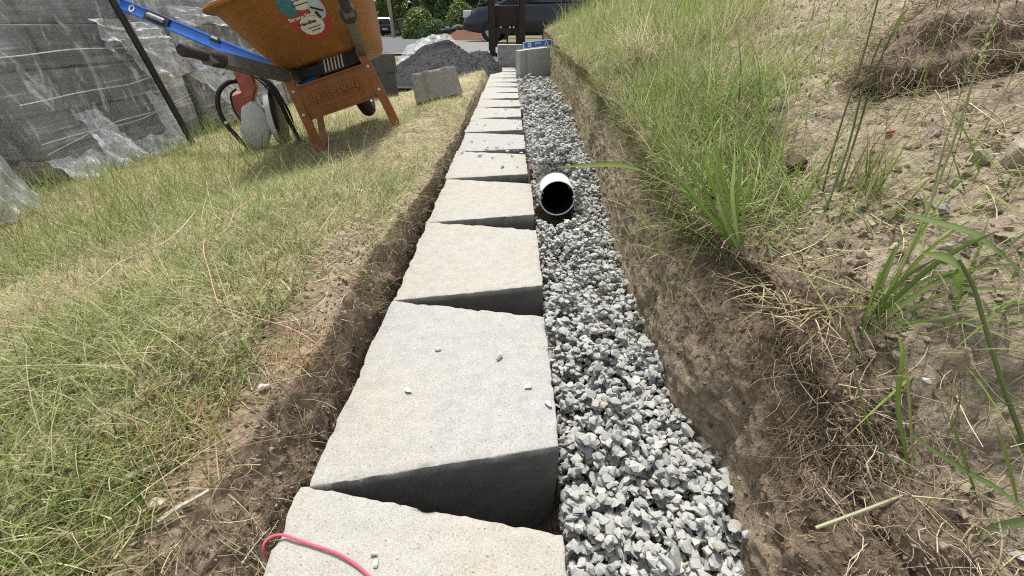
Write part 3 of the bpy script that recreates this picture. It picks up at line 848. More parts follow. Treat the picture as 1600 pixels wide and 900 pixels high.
def make_barrow():
    root = empty('wheelbarrow', (-.841, 2.351, -.049), 0, 'orange wheelbarrow with grey handles and a red round sticker, tipped on the lawn', 'wheelbarrow')
    root.rotation_mode = 'YXZ'
    root.rotation_euler = (.01935, -.27847, .19931); root.scale = (.972,) * 3
    # tray
    m = MB(); n = 72
    ts = [0, .04, .12, .25, .4, .55, .7, .85, 1.0]
    rings = []
    r0 = tray_ring(0); cz = sum(v.z for v in r0) / n; cyy = sum(v.y for v in r0) / n
    for f, dz in ((.86, -.0), (.95, .002)):
        rings.append([Vector((v.x * f, cyy + (v.y - cyy) * f, v.z - .012 + dz)) for v in r0])
    rings += [tray_ring(t, n) for t in ts]
    rim = tray_ring(1.0, n)
    for ox, dz in ((.016, -.004), (.026, -.001), (.030, .008), (.026, .017), (.014, .021), (.0, .018)):
        rings.append([Vector((v.x + math.copysign(ox, v.x) * min(1, abs(v.x) / .1), v.y + ox * (1 if v.y > .27 else -1) * min(1, abs(v.y - .27) / .2), v.z + dz)) for v in rim])
    rings += [[Vector((v.x, v.y, v.z)) for v in tray_ring(t, n, .008)] for t in (.97, .7, .4, .15, .03)]
    V = [v for g in rings for v in g]; k = len(rings)
    m.add(V, quads=[(i * n + j, i * n + (j + 1) % n, (i + 1) * n + (j + 1) % n, (i + 1) * n + j) for i in range(k - 1) for j in range(n)],
          ngons=[tuple(range(n))[::-1], tuple((k - 1) * n + j for j in range(n))])
    tray = m.build('tray', ORANGE.m, root, True)
    # sticker on the rear wall
    sc_t, sc_x, rx, rz = .63, .045, .094, .108
    def on(dx, dz, off):
        p = tray_point(sc_t + dz / .275, sc_x + dx)
        q = tray_point(sc_t + dz / .275 + .02, sc_x + dx); t_ = (q - p).normalized()
        nn = Vector((1, 0, 0)).cross(t_).normalized()
        if nn.y > 0: nn = -nn
        return p + nn * off
    def patch(name, mat, cx, cz, ax, az, off, par):
        b = MB(); N = 40; V = [on(cx, cz, off)]
        for ring in (.5, 1.0):
            V += [on(cx + ax * ring * math.cos(2 * math.pi * j / N), cz + az * ring * math.sin(2 * math.pi * j / N), off) for j in range(N)]
        V += [on(cx + ax * math.cos(2 * math.pi * j / N), cz + az * math.sin(2 * math.pi * j / N), 0) for j in range(N)]
        b.add(V, tris=[(0, 1 + j, 1 + (j + 1) % N) for j in range(N)], quads=[(1 + j, 1 + N + j, 1 + N + (j + 1) % N, 1 + (j + 1) % N) for j in range(N)] + [(1 + N + j, 1 + 2 * N + j, 1 + 2 * N + (j + 1) % N, 1 + N + (j + 1) % N) for j in range(N)])
        return b.build(name, mat, par)
    st = patch('sticker', RED_M, 0, 0, rx, rz, .0022, root)
    patch('sticker_band', WHITE_M, .012, .048, .060, .040, .0032, st)
    patch('sticker_band', WHITE_M, -.006, -.050, .054, .036, .0032, st)
    patch('sticker_picture', TEAL_M, -.056, .040, .034, .044, .0042, st)
    patch('sticker_picture', PALEBLUE_M, .054, .0, .033, .039, .0042, st)
    b = MB()
    for (x0, z0), (x1, z1), w in (((.032, .012), (.075, -.012), .008), ((.042, -.008), (.048, -.03), .012)):
        P = [on(x0 + (x1 - x0) * j / 4, z0 + (z1 - z0) * j / 4, .0052) for j in range(5)]
        b.tube(P, w / 2, 6)
    b.build('sticker_tool', INK_M, st)
    def onM(dx, dz):
        p = on(dx, dz, .0050); px = (on(dx + .01, dz, .005) - p).normalized(); pz = (on(dx, dz + .01, .005) - p).normalized(); nn = px.cross(pz)
        return Matrix(((px.x, pz.x, nn.x, p.x), (px.y, pz.y, nn.y, p.y), (px.z, pz.z, nn.z, p.z), (0, 0, 0, 1)))
    text('sticker_lettering', 'Flat Free', .024, INK_M, st, onM(.012, .068), .0003, bold=.0006)
    text('sticker_lettering', 'Strong Steel', .026, WHITE_M, st, onM(-.022, -.010), .0004, bold=.0008)
    text('sticker_lettering', 'Handles', .024, INK_M, st, onM(-.018, -.036), .0003, bold=.0006)
    for dz, w in ((.045, .035), (.030, .045), (-.056, .036), (-.068, .028)):
        MB().tube([on(-.0 + w * (j / 4 - .5) * 2 * .8, dz, .0046) for j in range(5)], .0016, 4).build('sticker_line', INK_M, st)
    # handles
    for s in (-1, 1):
        a, b_, c_ = Vector((s * .30, -.65, .58)), Vector((s * .205, .0, .395)), Vector((s * .085, .78, .20))
        pts = [a.lerp(b_, t) for t in (.16, .4, .7, 1)] + [b_.lerp(c_, t) for t in (.25, .6, 1)]
        h = MB().tube(pts, 1, sq=(.040, .052)).build('handle', BAR_M, root)
        d = (b_ - a).normalized()
        prof = [(0, .017), (.004, .021), (.012, .0225), (.03, .0205), (.09, .0195), (.125, .021), (.15, .027), (.165, .033), (.18, .034), (.205, .032), (.207, .026)]
        MB().tube([a + d * (q - .005) for q, _ in prof], [r for _, r in prof], 20).build('grip', GRIP_M, h, True)
    # legs
    for s in (-1, 1):
        b = MB()
        pts = [(s * .198, .022, .40), (s * .206, .004, .30), (s * .214, -.004, .18), (s * .222, -.014, .06), (s * .226, -.02, .012)]
        b.tube(pts, 1, sq=(.046, .022))
        leg = b.build('leg', ORANGE_M, root)
        f = MB().tube([(s * .226, -.014, .012), (s * .218, .06, .010), (s * .20, .20, .13), (s * .17, .36, .30)], 1, sq=(.034, .016))
        f.build('leg_brace', ORANGE_M, leg)
        for z in (.315, .20, .385):
            yb = -.012 + (.004 if z < .25 else (.02 if z < .35 else .03)) - .011
            MB().lathe([(.0001, .007), (.006, .006), (.0095, .002), (.010, -.004)], 14, Matrix.Translation((s * (.205 if z > .25 else .212), yb, z)) @ Matrix.Rotation(math.pi / 2, 4, 'X')).build('bolt', BOLT_M, leg, True)
    # cross plate with raised lettering
    b = MB()
    x0, x1, z0, z1 = -.192, .192, .165, .335
    b.prism([(x0, z0 + .0), (x1, z0 + .0), (x1 - .012, z1), (x0 + .012, z1)], -.004, .002)
    b.box((0, -.012, z0 + .006), (.376, .018, .010), None, .003); b.box((0, -.012, z1 - .005), (.358, .018, .009), None, .003)
    pl = b.build('cross_plate', ORANGE_M, root)
    fr = MB()
    fr.box((0, -.0052, .292), (.27, .004, .006), None, .0015); fr.box((0, -.0052, .208), (.27, .004, .006), None, .0015)
    fr.box((-.135, -.0052, .25), (.006, .004, .078), None, .0015); fr.box((.135, -.0052, .25), (.006, .004, .078), None, .0015)
    fr.build('raised_border', ORANGE_M, pl)
    text('raised_lettering', 'TRUE TEMPER', .050, ORANGE_M, pl, Matrix.Translation((0, -.0045, .25)) @ Matrix.Rotation(math.pi / 2, 4, 'X') @ Matrix.Diagonal((.80, 1.15, 1, 1)), .0075, 1.10, .0022)
    # front axle, wheel
    wh = empty('wheel', (.0, .75, .175)); wh.parent = root
    Ry = Matrix.Rotation(math.pi / 2, 4, 'Y')
    tp = [(.105 + .045 * 0, -.03)]
    prof = [(.10, -.028), (.118, -.042), (.15, -.047), (.178, -.036), (.189, -.018), (.192, 0), (.189, .018), (.178, .036), (.15, .047), (.118, .042), (.10, .028)]
    MB().lathe(prof, 40, Ry, True).build('tyre', RUBBER_M, wh, True)
    MB().lathe([(.02, -.04), (.022, -.02), (.06, -.016), (.098, -.036), (.112, -.043), (.112, .043), (.098, .036), (.06, .016), (.022, .02), (.02, .04)], 32, Ry).build('rim', RIM_M, wh, True)
    MB().tube([(-.11, .75, .19), (.11, .75, .19)], .009, 10).build('axle', BOLT_M, root)
    # dark under-frame with a striped warning label
    MB().box((0, .12, .372), (.34, .03, .05), None, .004).build('frame_bar', BLACK_M, root); MB().box((0, .42, .30), (.30, .03, .05), None, .004).build('frame_bar', BLACK_M, root)
    lab = MB().box((.03, .098, .375), (.15, .006, .075), None, .001).build('warning_label', BLACK_M, root)
    sp = MB()
    for j in range(6):
        x = -.028 + j * .019
        sp.prism([(x, .345), (x + .008, .345), (x + .026, .405), (x + .018, .405)], .092, .0942)
    sp.build('label_stripe', WHITE_M, lab)
make_barrow()

# ------------------------------------------------------------------ wrapped pallets of blocks
FILM = NT('stretch_film', .2, .6)
_v = FILM.coord((1, 1, 1))
_s1 = FILM.noise(1.0, 5, .62, FILM.coord((1.2, 1.2, 26)), dist=.6)
_s2 = FILM.noise(1.0, 6, .7, FILM.coord((7, 7, 2.2)), dist=2.2)
_s3 = FILM.noise(2.2, 4, .6)
_f = FILM.math('MULTIPLY', FILM.ramp(_s1, [(.50, .0), (.60, .35), (.70, .9)]), FILM.ramp(_s3, [(.40, .12), (.66, 1.0)]))
_f = FILM.math('ADD', _f, FILM.ramp(_s2, [(.54, .0), (.70, .65)]))
_f = FILM.math('ADD', _f, FILM.ramp(_s3, [(.36, .12), (.60, .36), (.74, .85)]))
FILM.color((.78, .79, .80))
FILM.bump(FILM.math('ADD', FILM.math('ADD', _s1, _s2), FILM.math('MULTIPLY', _s3, 2.0)), .8, .02)
_tr = FILM.n('ShaderNodeBsdfTransparent'); _mx = FILM.n('ShaderNodeMixShader')
FILM.l(FILM.math('MINIMUM', _f, .85), _mx.inputs[0]); FILM.l(_tr.outputs[0], _mx.inputs[1]); FILM.l(FILM.b.outputs[0], _mx.inputs[2]); FILM.l(_mx.outputs[0], FILM.o.inputs['Surface'])
FILMW = NT('bunched_film', .3, .5)
_s1 = FILMW.noise(1.0, 6, .75, FILMW.coord((14, 14, 5)), dist=2.0)
FILMW.color((.82, .83, .84)); FILMW.bump(_s1, .8, .01)
_tr = FILMW.n('ShaderNodeBsdfTransparent'); _mx = FILMW.n('ShaderNodeMixShader')
FILMW.l(FILMW.ramp(_s1, [(.36, .22), (.56, .6), (.72, .95)]), _mx.inputs[0]); FILMW.l(_tr.outputs[0], _mx.inputs[1]); FILMW.l(FILMW.b.outputs[0], _mx.inputs[2]); FILMW.l(_mx.outputs[0], FILMW.o.inputs['Surface'])
PLASTIC = NT('clear_plastic_sheet', .25, .5)
_s1 = PLASTIC.noise(1.0, 5, .7, PLASTIC.coord((9, 9, 6)), dist=1.5)
PLASTIC.color((.74, .76, .76)); PLASTIC.bump(_s1, .8, .02)
_tr = PLASTIC.n('ShaderNodeBsdfTransparent'); _mx = PLASTIC.n('ShaderNodeMixShader')
PLASTIC.l(PLASTIC.ramp(_s1, [(.38, .10), (.55, .34), (.70, .8)]), _mx.inputs[0]); PLASTIC.l(_tr.outputs[0], _mx.inputs[1]); PLASTIC.l(PLASTIC.b.outputs[0], _mx.inputs[2]); PLASTIC.l(_mx.outputs[0], PLASTIC.o.inputs['Surface'])
WOOD = NT('weathered_pine', .85, .2)
_w = FILM
_n = WOOD.noise(1.0, 5, .6, WOOD.coord((60, 4, 60)))
WOOD.color(WOOD.ramp(_n, [(.3, (.20, .165, .12)), (.7, (.36, .31, .24))])); WOOD.bump(_n, .3, .002)

def sheet(name, c00, c10, c11, c01, nu, nv, amp, seed, mat, parent, fold=(3, 14), ragged=.0):
    c00, c10, c11, c01 = (np.array(v, float) for v in (c00, c10, c11, c01))
    u = np.linspace(0, 1, nu)[:, None, None]; v = np.linspace(0, 1, nv)[None, :, None]
    if ragged:
        rg = ragged * (fbm(np.stack([np.linspace(0, 9, nu), np.full(nu, seed), np.zeros(nu)], -1), 3))[:, None, None]
        v = np.clip(v * (1 + rg), -.4, 1.4) + v * 0
    P = (c00 * (1 - u) + c10 * u) * (1 - v) + (c01 * (1 - u) + c11 * u) * v
    n = np.cross(c10 - c00, c01 - c00); n /= np.linalg.norm(n)
    Q = np.stack([np.broadcast_to(u[..., 0] * fold[1], P.shape[:2]), v[..., 0] * fold[0] + 0 * u[..., 0], np.full(P.shape[:2], seed * 1.7)], -1)
    P = P + n * (amp * fbm(Q, 4) + amp * .5 * np.abs(fbm(Q * 2.3 + 5, 3)))[..., None]
    i = np.arange(nu * nv).reshape(nu, nv)
    F = np.stack([i[:-1, :-1], i[1:, :-1], i[1:, 1:], i[:-1, 1:]], -1).reshape(-1, 4)
    return mesh_np(name, P.reshape(-1, 3), [F], mat, parent, True)

BLK_ROUGH = []
for sd_ in (41, 42, 43):
    p, q = rough_block(.279, .31, .180, .004, sd_, .018, .022)
    BLK_ROUGH.append(p)
BLK_Q = q
_meshes = []
for p in BLK_ROUGH:
    o = mesh_np('block', p, [BLK_Q], M['block_grey'], None, True); _meshes.append(o.data); bpy.data.objects.remove(o)
p, q = rough_block(.279, .31, .180, .004, 44, .03, .0); o = mesh_np('block', p, [q], M['block_grey'], None, True); _smooth = o.data; bpy.data.objects.remove(o)

def make_pallet(xf, y0, ny, zb, label, courses=4, yaw=0.0, seed=0):
    r = random.Random(seed)
    ly = ny * .295
    root = empty('block_pallet', (xf, y0 + ly / 2, zb), yaw, label, 'pallet of blocks', 'film wrapped block pallets beside the lawn')
    # timber base: x 0 is the front, going -x
    for yy in (-.42, 0, .42):
        MB().box((-.5, yy * ly / .9, .055), (1.0, .05, .085)).build('stringer', WOOD.m, root)
    for j in range(6):
        MB().box((-.06 - j * .176, 0, .108), (.10, ly + .02, .018)).build('deck_board', WOOD.m, root)
    for c in range(courses):
        for a in range(3):
            for b in range(ny):
                me = r.choice(_meshes) if r.random() < .55 else _smooth
                o = link('block', me, None, root)
                o.location = (-.012 - a * .33 + r.uniform(-.006, .004), -ly / 2 + (b + .5) * .295, .119 + (c + 1) * .19)
                o.rotation_euler = (0, math.pi, 0) if True else (0, 0, 0)
                o.location.z -= .185
    # film round the stack, slack and streaked
    H0, H1 = .03, .119 + courses * .19 + .01
    loop = []
    hx0, hx1, hy = -1.02, .012, ly / 2 + .012
    for (xa, ya, xb, yb, k) in ((hx1, -hy, hx1, hy, 46), (hx1, hy, hx0, hy, 24), (hx0, hy, hx0, -hy, 14), (hx0, -hy, hx1, -hy, 24)):
        for j in range(k):
            loop.append((xa + (xb - xa) * j / k, ya + (yb - ya) * j / k))
    L = np.array(loop); nl = len(L); nz = 40
    z = np.linspace(H0, H1, nz)
    cen = np.array([(hx0 + hx1) / 2, 0]); out = L - cen; out /= np.linalg.norm(out, axis=1, keepdims=True)
    P = np.zeros((nl, nz, 3)); P[..., :2] = L[:, None]; P[..., 2] = z[None]
    Q = P * np.array([5, 5, 16]) + seed * 7
    am = .004 * (1 + fbm(Q, 4)) + .008 * np.clip(fbm(P * np.array([7, 7, 4]) + seed, 3), 0, 1)
    am += .018 * np.clip(fbm(np.stack([P[..., 0] * 9 + P[..., 2] * 3, P[..., 1] * 9 - P[..., 2] * 4, P[..., 2] * 1.5 + seed], -1), 3), 0, 1)
    am += .05 * smooth(.16, .02, P[..., 2]) * (fbm(P * np.array([9, 9, 2]) + seed + 3, 3) + .2)
    P[..., :2] += out[:, None] * am[..., None]
    P[..., 2] += .02 * fbm(P * 4 + seed, 2) * smooth(.2, .0, P[..., 2])
    i = np.arange(nl * nz).reshape(nl, nz); j = np.roll(i, -1, 0)
    F = np.stack([i[:, :-1], j[:, :-1], j[:, 1:], i[:, 1:]], -1).reshape(-1, 4)
    o = mesh_np('wrap_film', P.reshape(-1, 3), [F], FILM.m, root, True)
    return root
p0 = make_pallet(-1.98, .66, 3, ground_z(-2.0, 1.5) - .01, 'wrapped block pallet cut off by the left edge, nearest of the row', 4, 0, 1)
p1 = make_pallet(-2.31, 2.02, 4, ground_z(-2.3, 2.6) - .01, 'film wrapped pallet of grey blocks behind the black leaning rod', 4, R(1.5), 2)
p2 = make_pallet(-2.30, 3.30, 4, ground_z(-2.3, 3.8) - .01, 'film wrapped pallet of grey blocks behind the blue level and saw', 4, R(-1), 3)
p3 = make_pallet(-2.32, 4.60, 4, ground_z(-2.3, 5.0) - .01, 'film wrapped pallet of grey blocks furthest down the row behind the wheelbarrow', 4, R(1), 4)
# loose torn film hanging from the stacks (local: x 0 is the front of the stack)
sheet('torn_film', (.03, .62, .60), (.03, .10, .66), (.10, .28, .36), (.03, .70, .42), 40, 26, .05, 3, FILMW.m, p1, (5, 7), .2)
sheet('torn_film', (.03, -.58, .50), (.04, .25, .52), (.06, .20, .36), (.06, -.60, .30), 44, 26, .06, 5, FILMW.m, p2, (5, 7), .25)
sheet('torn_film', (.03, .05, .72), (.03, .58, .70), (.05, .58, .60), (.05, .05, .58), 40, 22, .05, 17, FILMW.m, p1, (5, 7), .3)
sheet('torn_film', (.02, -.58, .80), (.02, .50, .78), (.04, .50, .66), (.04, -.58, .70), 50, 22, .04, 19, FILMW.m, p2, (4, 9), .3)
sheet('torn_film', (.04, -.62, .40), (.05, -.12, .34), (.16, -.02, .02), (.18, -.32, .0), 36, 30, .06, 7, FILMW.m, p2, (4, 10), .2)
sheet('torn_film', (.03, -.30, .30), (.03, -.20, .30), (.14, -.10, .02), (.14, -.40, .02), 20, 24, .05, 9, FILMW.m, p1, (4, 9), .2)
sheet('torn_film', (.03, .20, .34), (.03, .26, .34), (.09, .34, .08), (.09, .18, .06), 16, 24, .04, 11, FILMW.m, p1, (4, 9), .3)
sheet('torn_film', (.02, -.60, .12), (.03, .30, .10), (.16, .32, .0), (.14, -.6, .0), 50, 12, .05, 13, FILMW.m, p1, (2, 14), .3)
sheet('torn_film', (.02, .38, .30), (.02, .46, .34), (.06, .50, .06), (.08, .30, .03), 16, 20, .05, 15, FILMW.m, p0, (4, 9), .2)

def film_lines(root, rows, y0, y1):
    r = random.Random(len(rows))
    for z0, z1, sag in rows:
        P = [(.034 + .006 * r.random(), y0 + (y1 - y0) * t, z0 + (z1 - z0) * t - sag * math.sin(math.pi * t) + .008 * math.sin(9 * t + z0 * 30)) for t in np.linspace(0, 1, 18)]
        MB().tube(P, .0028, 5).build('film_cord', FILMW.m, root, True)
film_lines(p1, [(.20, .27, .03), (.16, .24, -.02), (.38, .46, .03), (.57, .60, .01)], -.58, .58)
film_lines(p2, [(.18, .22, .02), (.40, .36, .02)], -.58, .58)

# ------------------------------------------------------------------ black rod, long blue level
zb = ground_z(-2.14, 2.80)
rod = MB().tube([(-2.13, 2.83, zb - .03), (-2.17, 2.78, .3), (-2.22, 2.70, .95)], .019, 12).build('metal_rod', simple('black_rod', (.022, .022, .024), .4, .5, 0, .3, 30), None, True)
tag(rod, 'thin black rod standing on the grass and leaning against a wrapped pallet', 'rod')

BLUE = simple('blue_anodised', (.018, .14, .52), .35, .5, 0, .06, 20)
def basis(a, b, face):
    x = (Vector(b) - Vector(a)).normalized(); n = Vector(face); n = (n - x * n.dot(x)).normalized(); z = x.cross(-n)
    y = -n
    return Matrix(((x.x, y.x, z.x, a[0]), (x.y, y.y, z.y, a[1]), (x.z, y.z, z.z, a[2]), (0, 0, 0, 1)))
def make_level():
    A, B = (-2.27, 2.88, .585), (-1.03, 2.40, .205)
    root = empty('spirit_level', (0, 0, 0), 0, 'long blue spirit level leaning between a wrapped pallet and the wheelbarrow', 'level')
    T = basis(A, B, (.86, -1.2, .25)); root.matrix_world = T
    L = (Vector(B) - Vector(A)).length; h = .031
    b = MB(); b.box((L / 2, 0, h - .005), (L, .026, .010), None, .001); b.box((L / 2, 0, -h + .005), (L, .026, .010), None, .001); b.box((L / 2, 0, 0), (L, .010, 2 * h - .018), None, .001)
    b.build('beam', BLUE, root)
    Ry = Matrix.Rotation(math.pi / 2, 4, 'X')
    ev = MB().lathe([(.012, .0), (.012, .003), (.021, .003), (.021, 0)], 30, Matrix.Translation((.105, -.0055, 0)) @ Ry).build('end_ring', WHITE_M, root)
    MB().lathe([(.0001, .0025), (.012, .0025)], 24, Matrix.Translation((.105, -.0055, 0)) @ Ry).build('end_vial', simple('dark_blue_vial', (.02, .05, .16), .3), root)
    f = MB(); f.box((.295, -.008, .0), (.175, .012, .058), None, .003)
    fr = f.build('vial_frame', BLACK_M, root)
    MB().tube([(.235, -.0155, 0), (.245, -.017, 0), (.345, -.017, 0), (.355, -.0155, 0)], [.010, .0135, .0135, .010], 12).build('vial_window', simple('frosted_vial', (.34, .34, .32), .4), root)
    f = MB(); f.box((.70, -.0085, .020), (.07, .012, .026), None, .002); f.build('top_vial_frame', BLACK_M, root)
    MB().box((.70, -.0155, .023), (.045, .004, .012), None, .001).build('top_vial', simple('pale_vial', (.5, .5, .46), .4), root)
make_level()

# ------------------------------------------------------------------ cut-off saw
def make_saw():
    x0, y0 = -1.50, 2.62
    root = empty('cutoff_saw', (x0, y0, ground_z(x0, y0) - .01), R(18), 'red and pale grey motor saw with black tube handles in the grass', 'saw')
    RED = simple('saw_red_plastic', (.42, .12, .085), .5, .4, 0, .22, 25)
    GRY = simple('saw_pale_cover', (.56, .57, .55), .5, .35, 0, .14, 18)
    def prism(name, poly, ya, yb, mat, bev=.008):
        bm = bmesh.new()
        a = [bm.verts.new((x, ya, z)) for x, z in poly]; f = bm.faces.new(a)
        e = bmesh.ops.extrude_face_region(bm, geom=[f])
        for v in e['geom']:
            if isinstance(v, bmesh.types.BMVert): v.co.y = yb
        bmesh.ops.recalc_face_normals(bm, faces=bm.faces[:])
        bmesh.ops.bevel(bm, geom=bm.edges[:], offset=bev, segments=3, affect='EDGES', profile=.5)
        m = MB().bm(bm); return m.build(name, mat, root, True)
    prism('engine_body', [(-.145, .29), (-.05, .315), (-.03, .25), (-.06, .12), (-.12, .10)], .03, .19, RED, .012)
    prism('top_cover', [(-.075, .44), (.012, .435), (.02, .335), (-.028, .245), (-.062, .265)], -.01, .10, RED, .010)
    prism('belt_cover', [(-.085, .235), (-.023, .270), (.027, .232), (.045, .165), (.040, .110), (-.004, .012), (-.088, .0), (-.115, .04), (-.122, .13)], -.035, .03, GRY, .016)
    prism('lower_cover', [(-.135, .12), (-.11, .135), (-.08, .03), (-.12, .01)], -.02, .06, GRY, .008)
    Rz = Matrix.Translation((.078, .06, .172)) @ Matrix.Rotation(R(-2), 4, 'Z') @ Matrix.Rotation(math.pi / 2, 4, 'Y')
    MB().lathe([(.0001, -.026), (.12, -.026), (.155, -.022), (.168, -.008), (.168, .008), (.155, .022), (.12, .026), (.0001, .026)], 40, Rz).build('blade_guard', BLACK_M, root, True)
    MB().lathe([(.150, -.0285), (.166, -.0265), (.1715, -.010), (.1725, .004), (.168, .004)], 40, Rz).build('guard_trim', GRY, root, True)
    MB().lathe([(.0001, -.034), (.03, -.034), (.04, -.028), (.04, -.02)], 24, Rz).build('blade_hub', BOLT_M, root, True)
    def curve(pts, k=6):
        P = [Vector(p) for p in pts]; out = []
        for i in range(len(P) - 1):
            p0, p1, p2, p3 = P[max(0, i - 1)], P[i], P[i + 1], P[min(len(P) - 1, i + 2)]
            for j in range(k):
                t = j / k; out.append(.5 * ((2 * p1) + (p2 - p0) * t + (2 * p0 - 5 * p1 + 4 * p2 - p3) * t * t + (3 * p1 - p0 - 3 * p2 + p3) * t ** 3))
        return out + [P[-1]]
    MB().tube(curve([(-.05, .02, .37), (-.11, -.03, .365), (-.165, -.05, .32), (-.19, -.06, .24), (-.182, -.06, .16), (-.15, -.06, .09), (-.105, -.05, .0)]), .0125, 12).build('front_handle', BLACK_M, root, True)
    MB().tube(curve([(-.085, .0, .33), (-.118, -.02, .30), (-.125, -.02, .22), (-.10, -.02, .15)]), .006, 8).build('guard_wire', BLACK_M, root, True)
    MB().tube(curve([(.02, .02, .42), (.09, -.02, .36), (.128, -.03, .25), (.15, -.03, .14), (.185, -.02, .0)]), .0125, 12).build('rear_handle', BLACK_M, root, True)
    for k in range(6):
        MB().tube(curve([(-.01 + .01 * k, .05, .41 - .01 * k), (.06 + .008 * k, .01 - .01 * k, .40 - .02 * k), (.12 + .006 * k, .0, .33 - .02 * k), (.14 + .004 * k, .03, .23 - .02 * k)]), .0042, 6).build('cable', BLACK_M, root, True)
    MB().lathe([(.0001, .006), (.008, .005), (.009, -.002)], 12, Matrix.Translation((-.176, -.072, .165)) @ Matrix.Rotation(math.pi / 2, 4, 'X')).build('bolt', BOLT_M, root, True)
make_saw()

# ------------------------------------------------------------------ loose blocks, torpedo level
def loose_block(name, loc, rot, dims, label, mat, seed, groove=True, rf=.0, taper=.03):
    """lies with its broad grooved face toward -y: local x width, z height"""
    wx, hz, dy = dims
    root = empty(name, loc, 0, label, 'concrete block'); root.rotation_euler = rot
    p, q = rough_block(wx, hz, dy, taper, seed, .016, .004)       # local x 0..hz up, y width, z -dy..0 = face
    P = np.stack([p[:, 1], -p[:, 2] - dy, p[:, 0]], -1)
    P[:, 1] = -p[:, 2] - 0
    if rf:
        fc = smooth(.02, .0, P[:, 1]); P[:, 1] -= fc * rf * fbm(P * 22 + seed, 4) * 1.6
    if groove:
        fc = smooth(.012, .0, P[:, 1]); gx = P[:, 0] + wx * .25
        P[:, 1] += fc * .022 * np.exp(-(gx / .010) ** 2)
    mesh_np('block_body', P, [q], mat, root, True)
    return root
M['block_mid'] = mat_concrete('block_side_concrete', (.40, .40, .39), .75)
loose_block('concrete_block', (-.50, 3.10, ground_z(-.50, 3.1) + .012), (R(-14), R(-9), R(14)), (.33, .18, .2), 'pale grey block lying tilted in the grass before the dark heap', M['block_mid'], 61, True, 0, .012)
loose_block('concrete_block', (.275, 5.22, -.005), (R(0), R(-5), R(13)), (.37, .275, .2), 'grey wall block standing on edge with a small blue level on top', M['block_mid'], 62, True, 0, .012)
loose_block('concrete_block', (-.02, 6.55, .0), (0, 0, R(4)), (.36, .27, .24), 'split faced block standing on the far end of the block course', M['block_mid'], 63, False, .022, .006)
zz = ground_z(-1.32, 4.55)
b1 = loose_block('concrete_block', (-1.30, 4.55, zz), (0, 0, R(20)), (.30, .20, .28), 'dark block on the ground behind the wheelbarrow, lowest of the pair', M['block_dark'], 64, False, .008, .004)
b2 = loose_block('concrete_block', (-1.27, 4.56, zz + .2), (0, 0, R(32)), (.28, .17, .26), 'dark block stacked on another behind the wheelbarrow', M['block_dark'], 65, False, .008, .004)

def make_torpedo():
    root = empty('torpedo_level', (.285, 5.245, .285), R(13), 'short blue and white level standing on the far grey block', 'level')
    root.rotation_euler = (R(-8), R(-5), R(13))
    b = MB(); b.box((0, 0, .031), (.31, .024, .050), None, .003); b.build('level_body', BLUE, root)
    b = MB(); b.box((0, 0, .0595), (.31, .026, .006), None, .001); b.box((0, 0, .003), (.31, .026, .006), None, .001); b.box((-.158, 0, .031), (.006, .026, .063), None, .001); b.box((.158, 0, .031), (.006, .026, .063), None, .001)
    b.build('level_edge', WHITE_M, root)
    T = lambda x: Matrix.Translation((x, -.0125, .031)) @ Matrix.Rotation(math.pi / 2, 4, 'X')
    MB().lathe([(.0085, .0), (.0085, .003), (.021, .003), (.021, 0)], 26, T(-.095)).build('vial_ring', WHITE_M, root)
    MB().box((.0, -.0135, .034), (.062, .004, .020), None, .0015).build('vial_window', WHITE_M, root)
    MB().box((.0, -.0160, .030), (.040, .003, .008), None, .001).build('vial_tube', INK_M, root)
    MB().prism([(.075, .012), (.12, .012), (.0975, .054)], -.0155, -.0125).build('vial_wedge', WHITE_M, root)
    MB().box((.0975, -.0168, .024), (.014, .002, .016), None, .0005).build('vial_tube', INK_M, root)
make_torpedo()

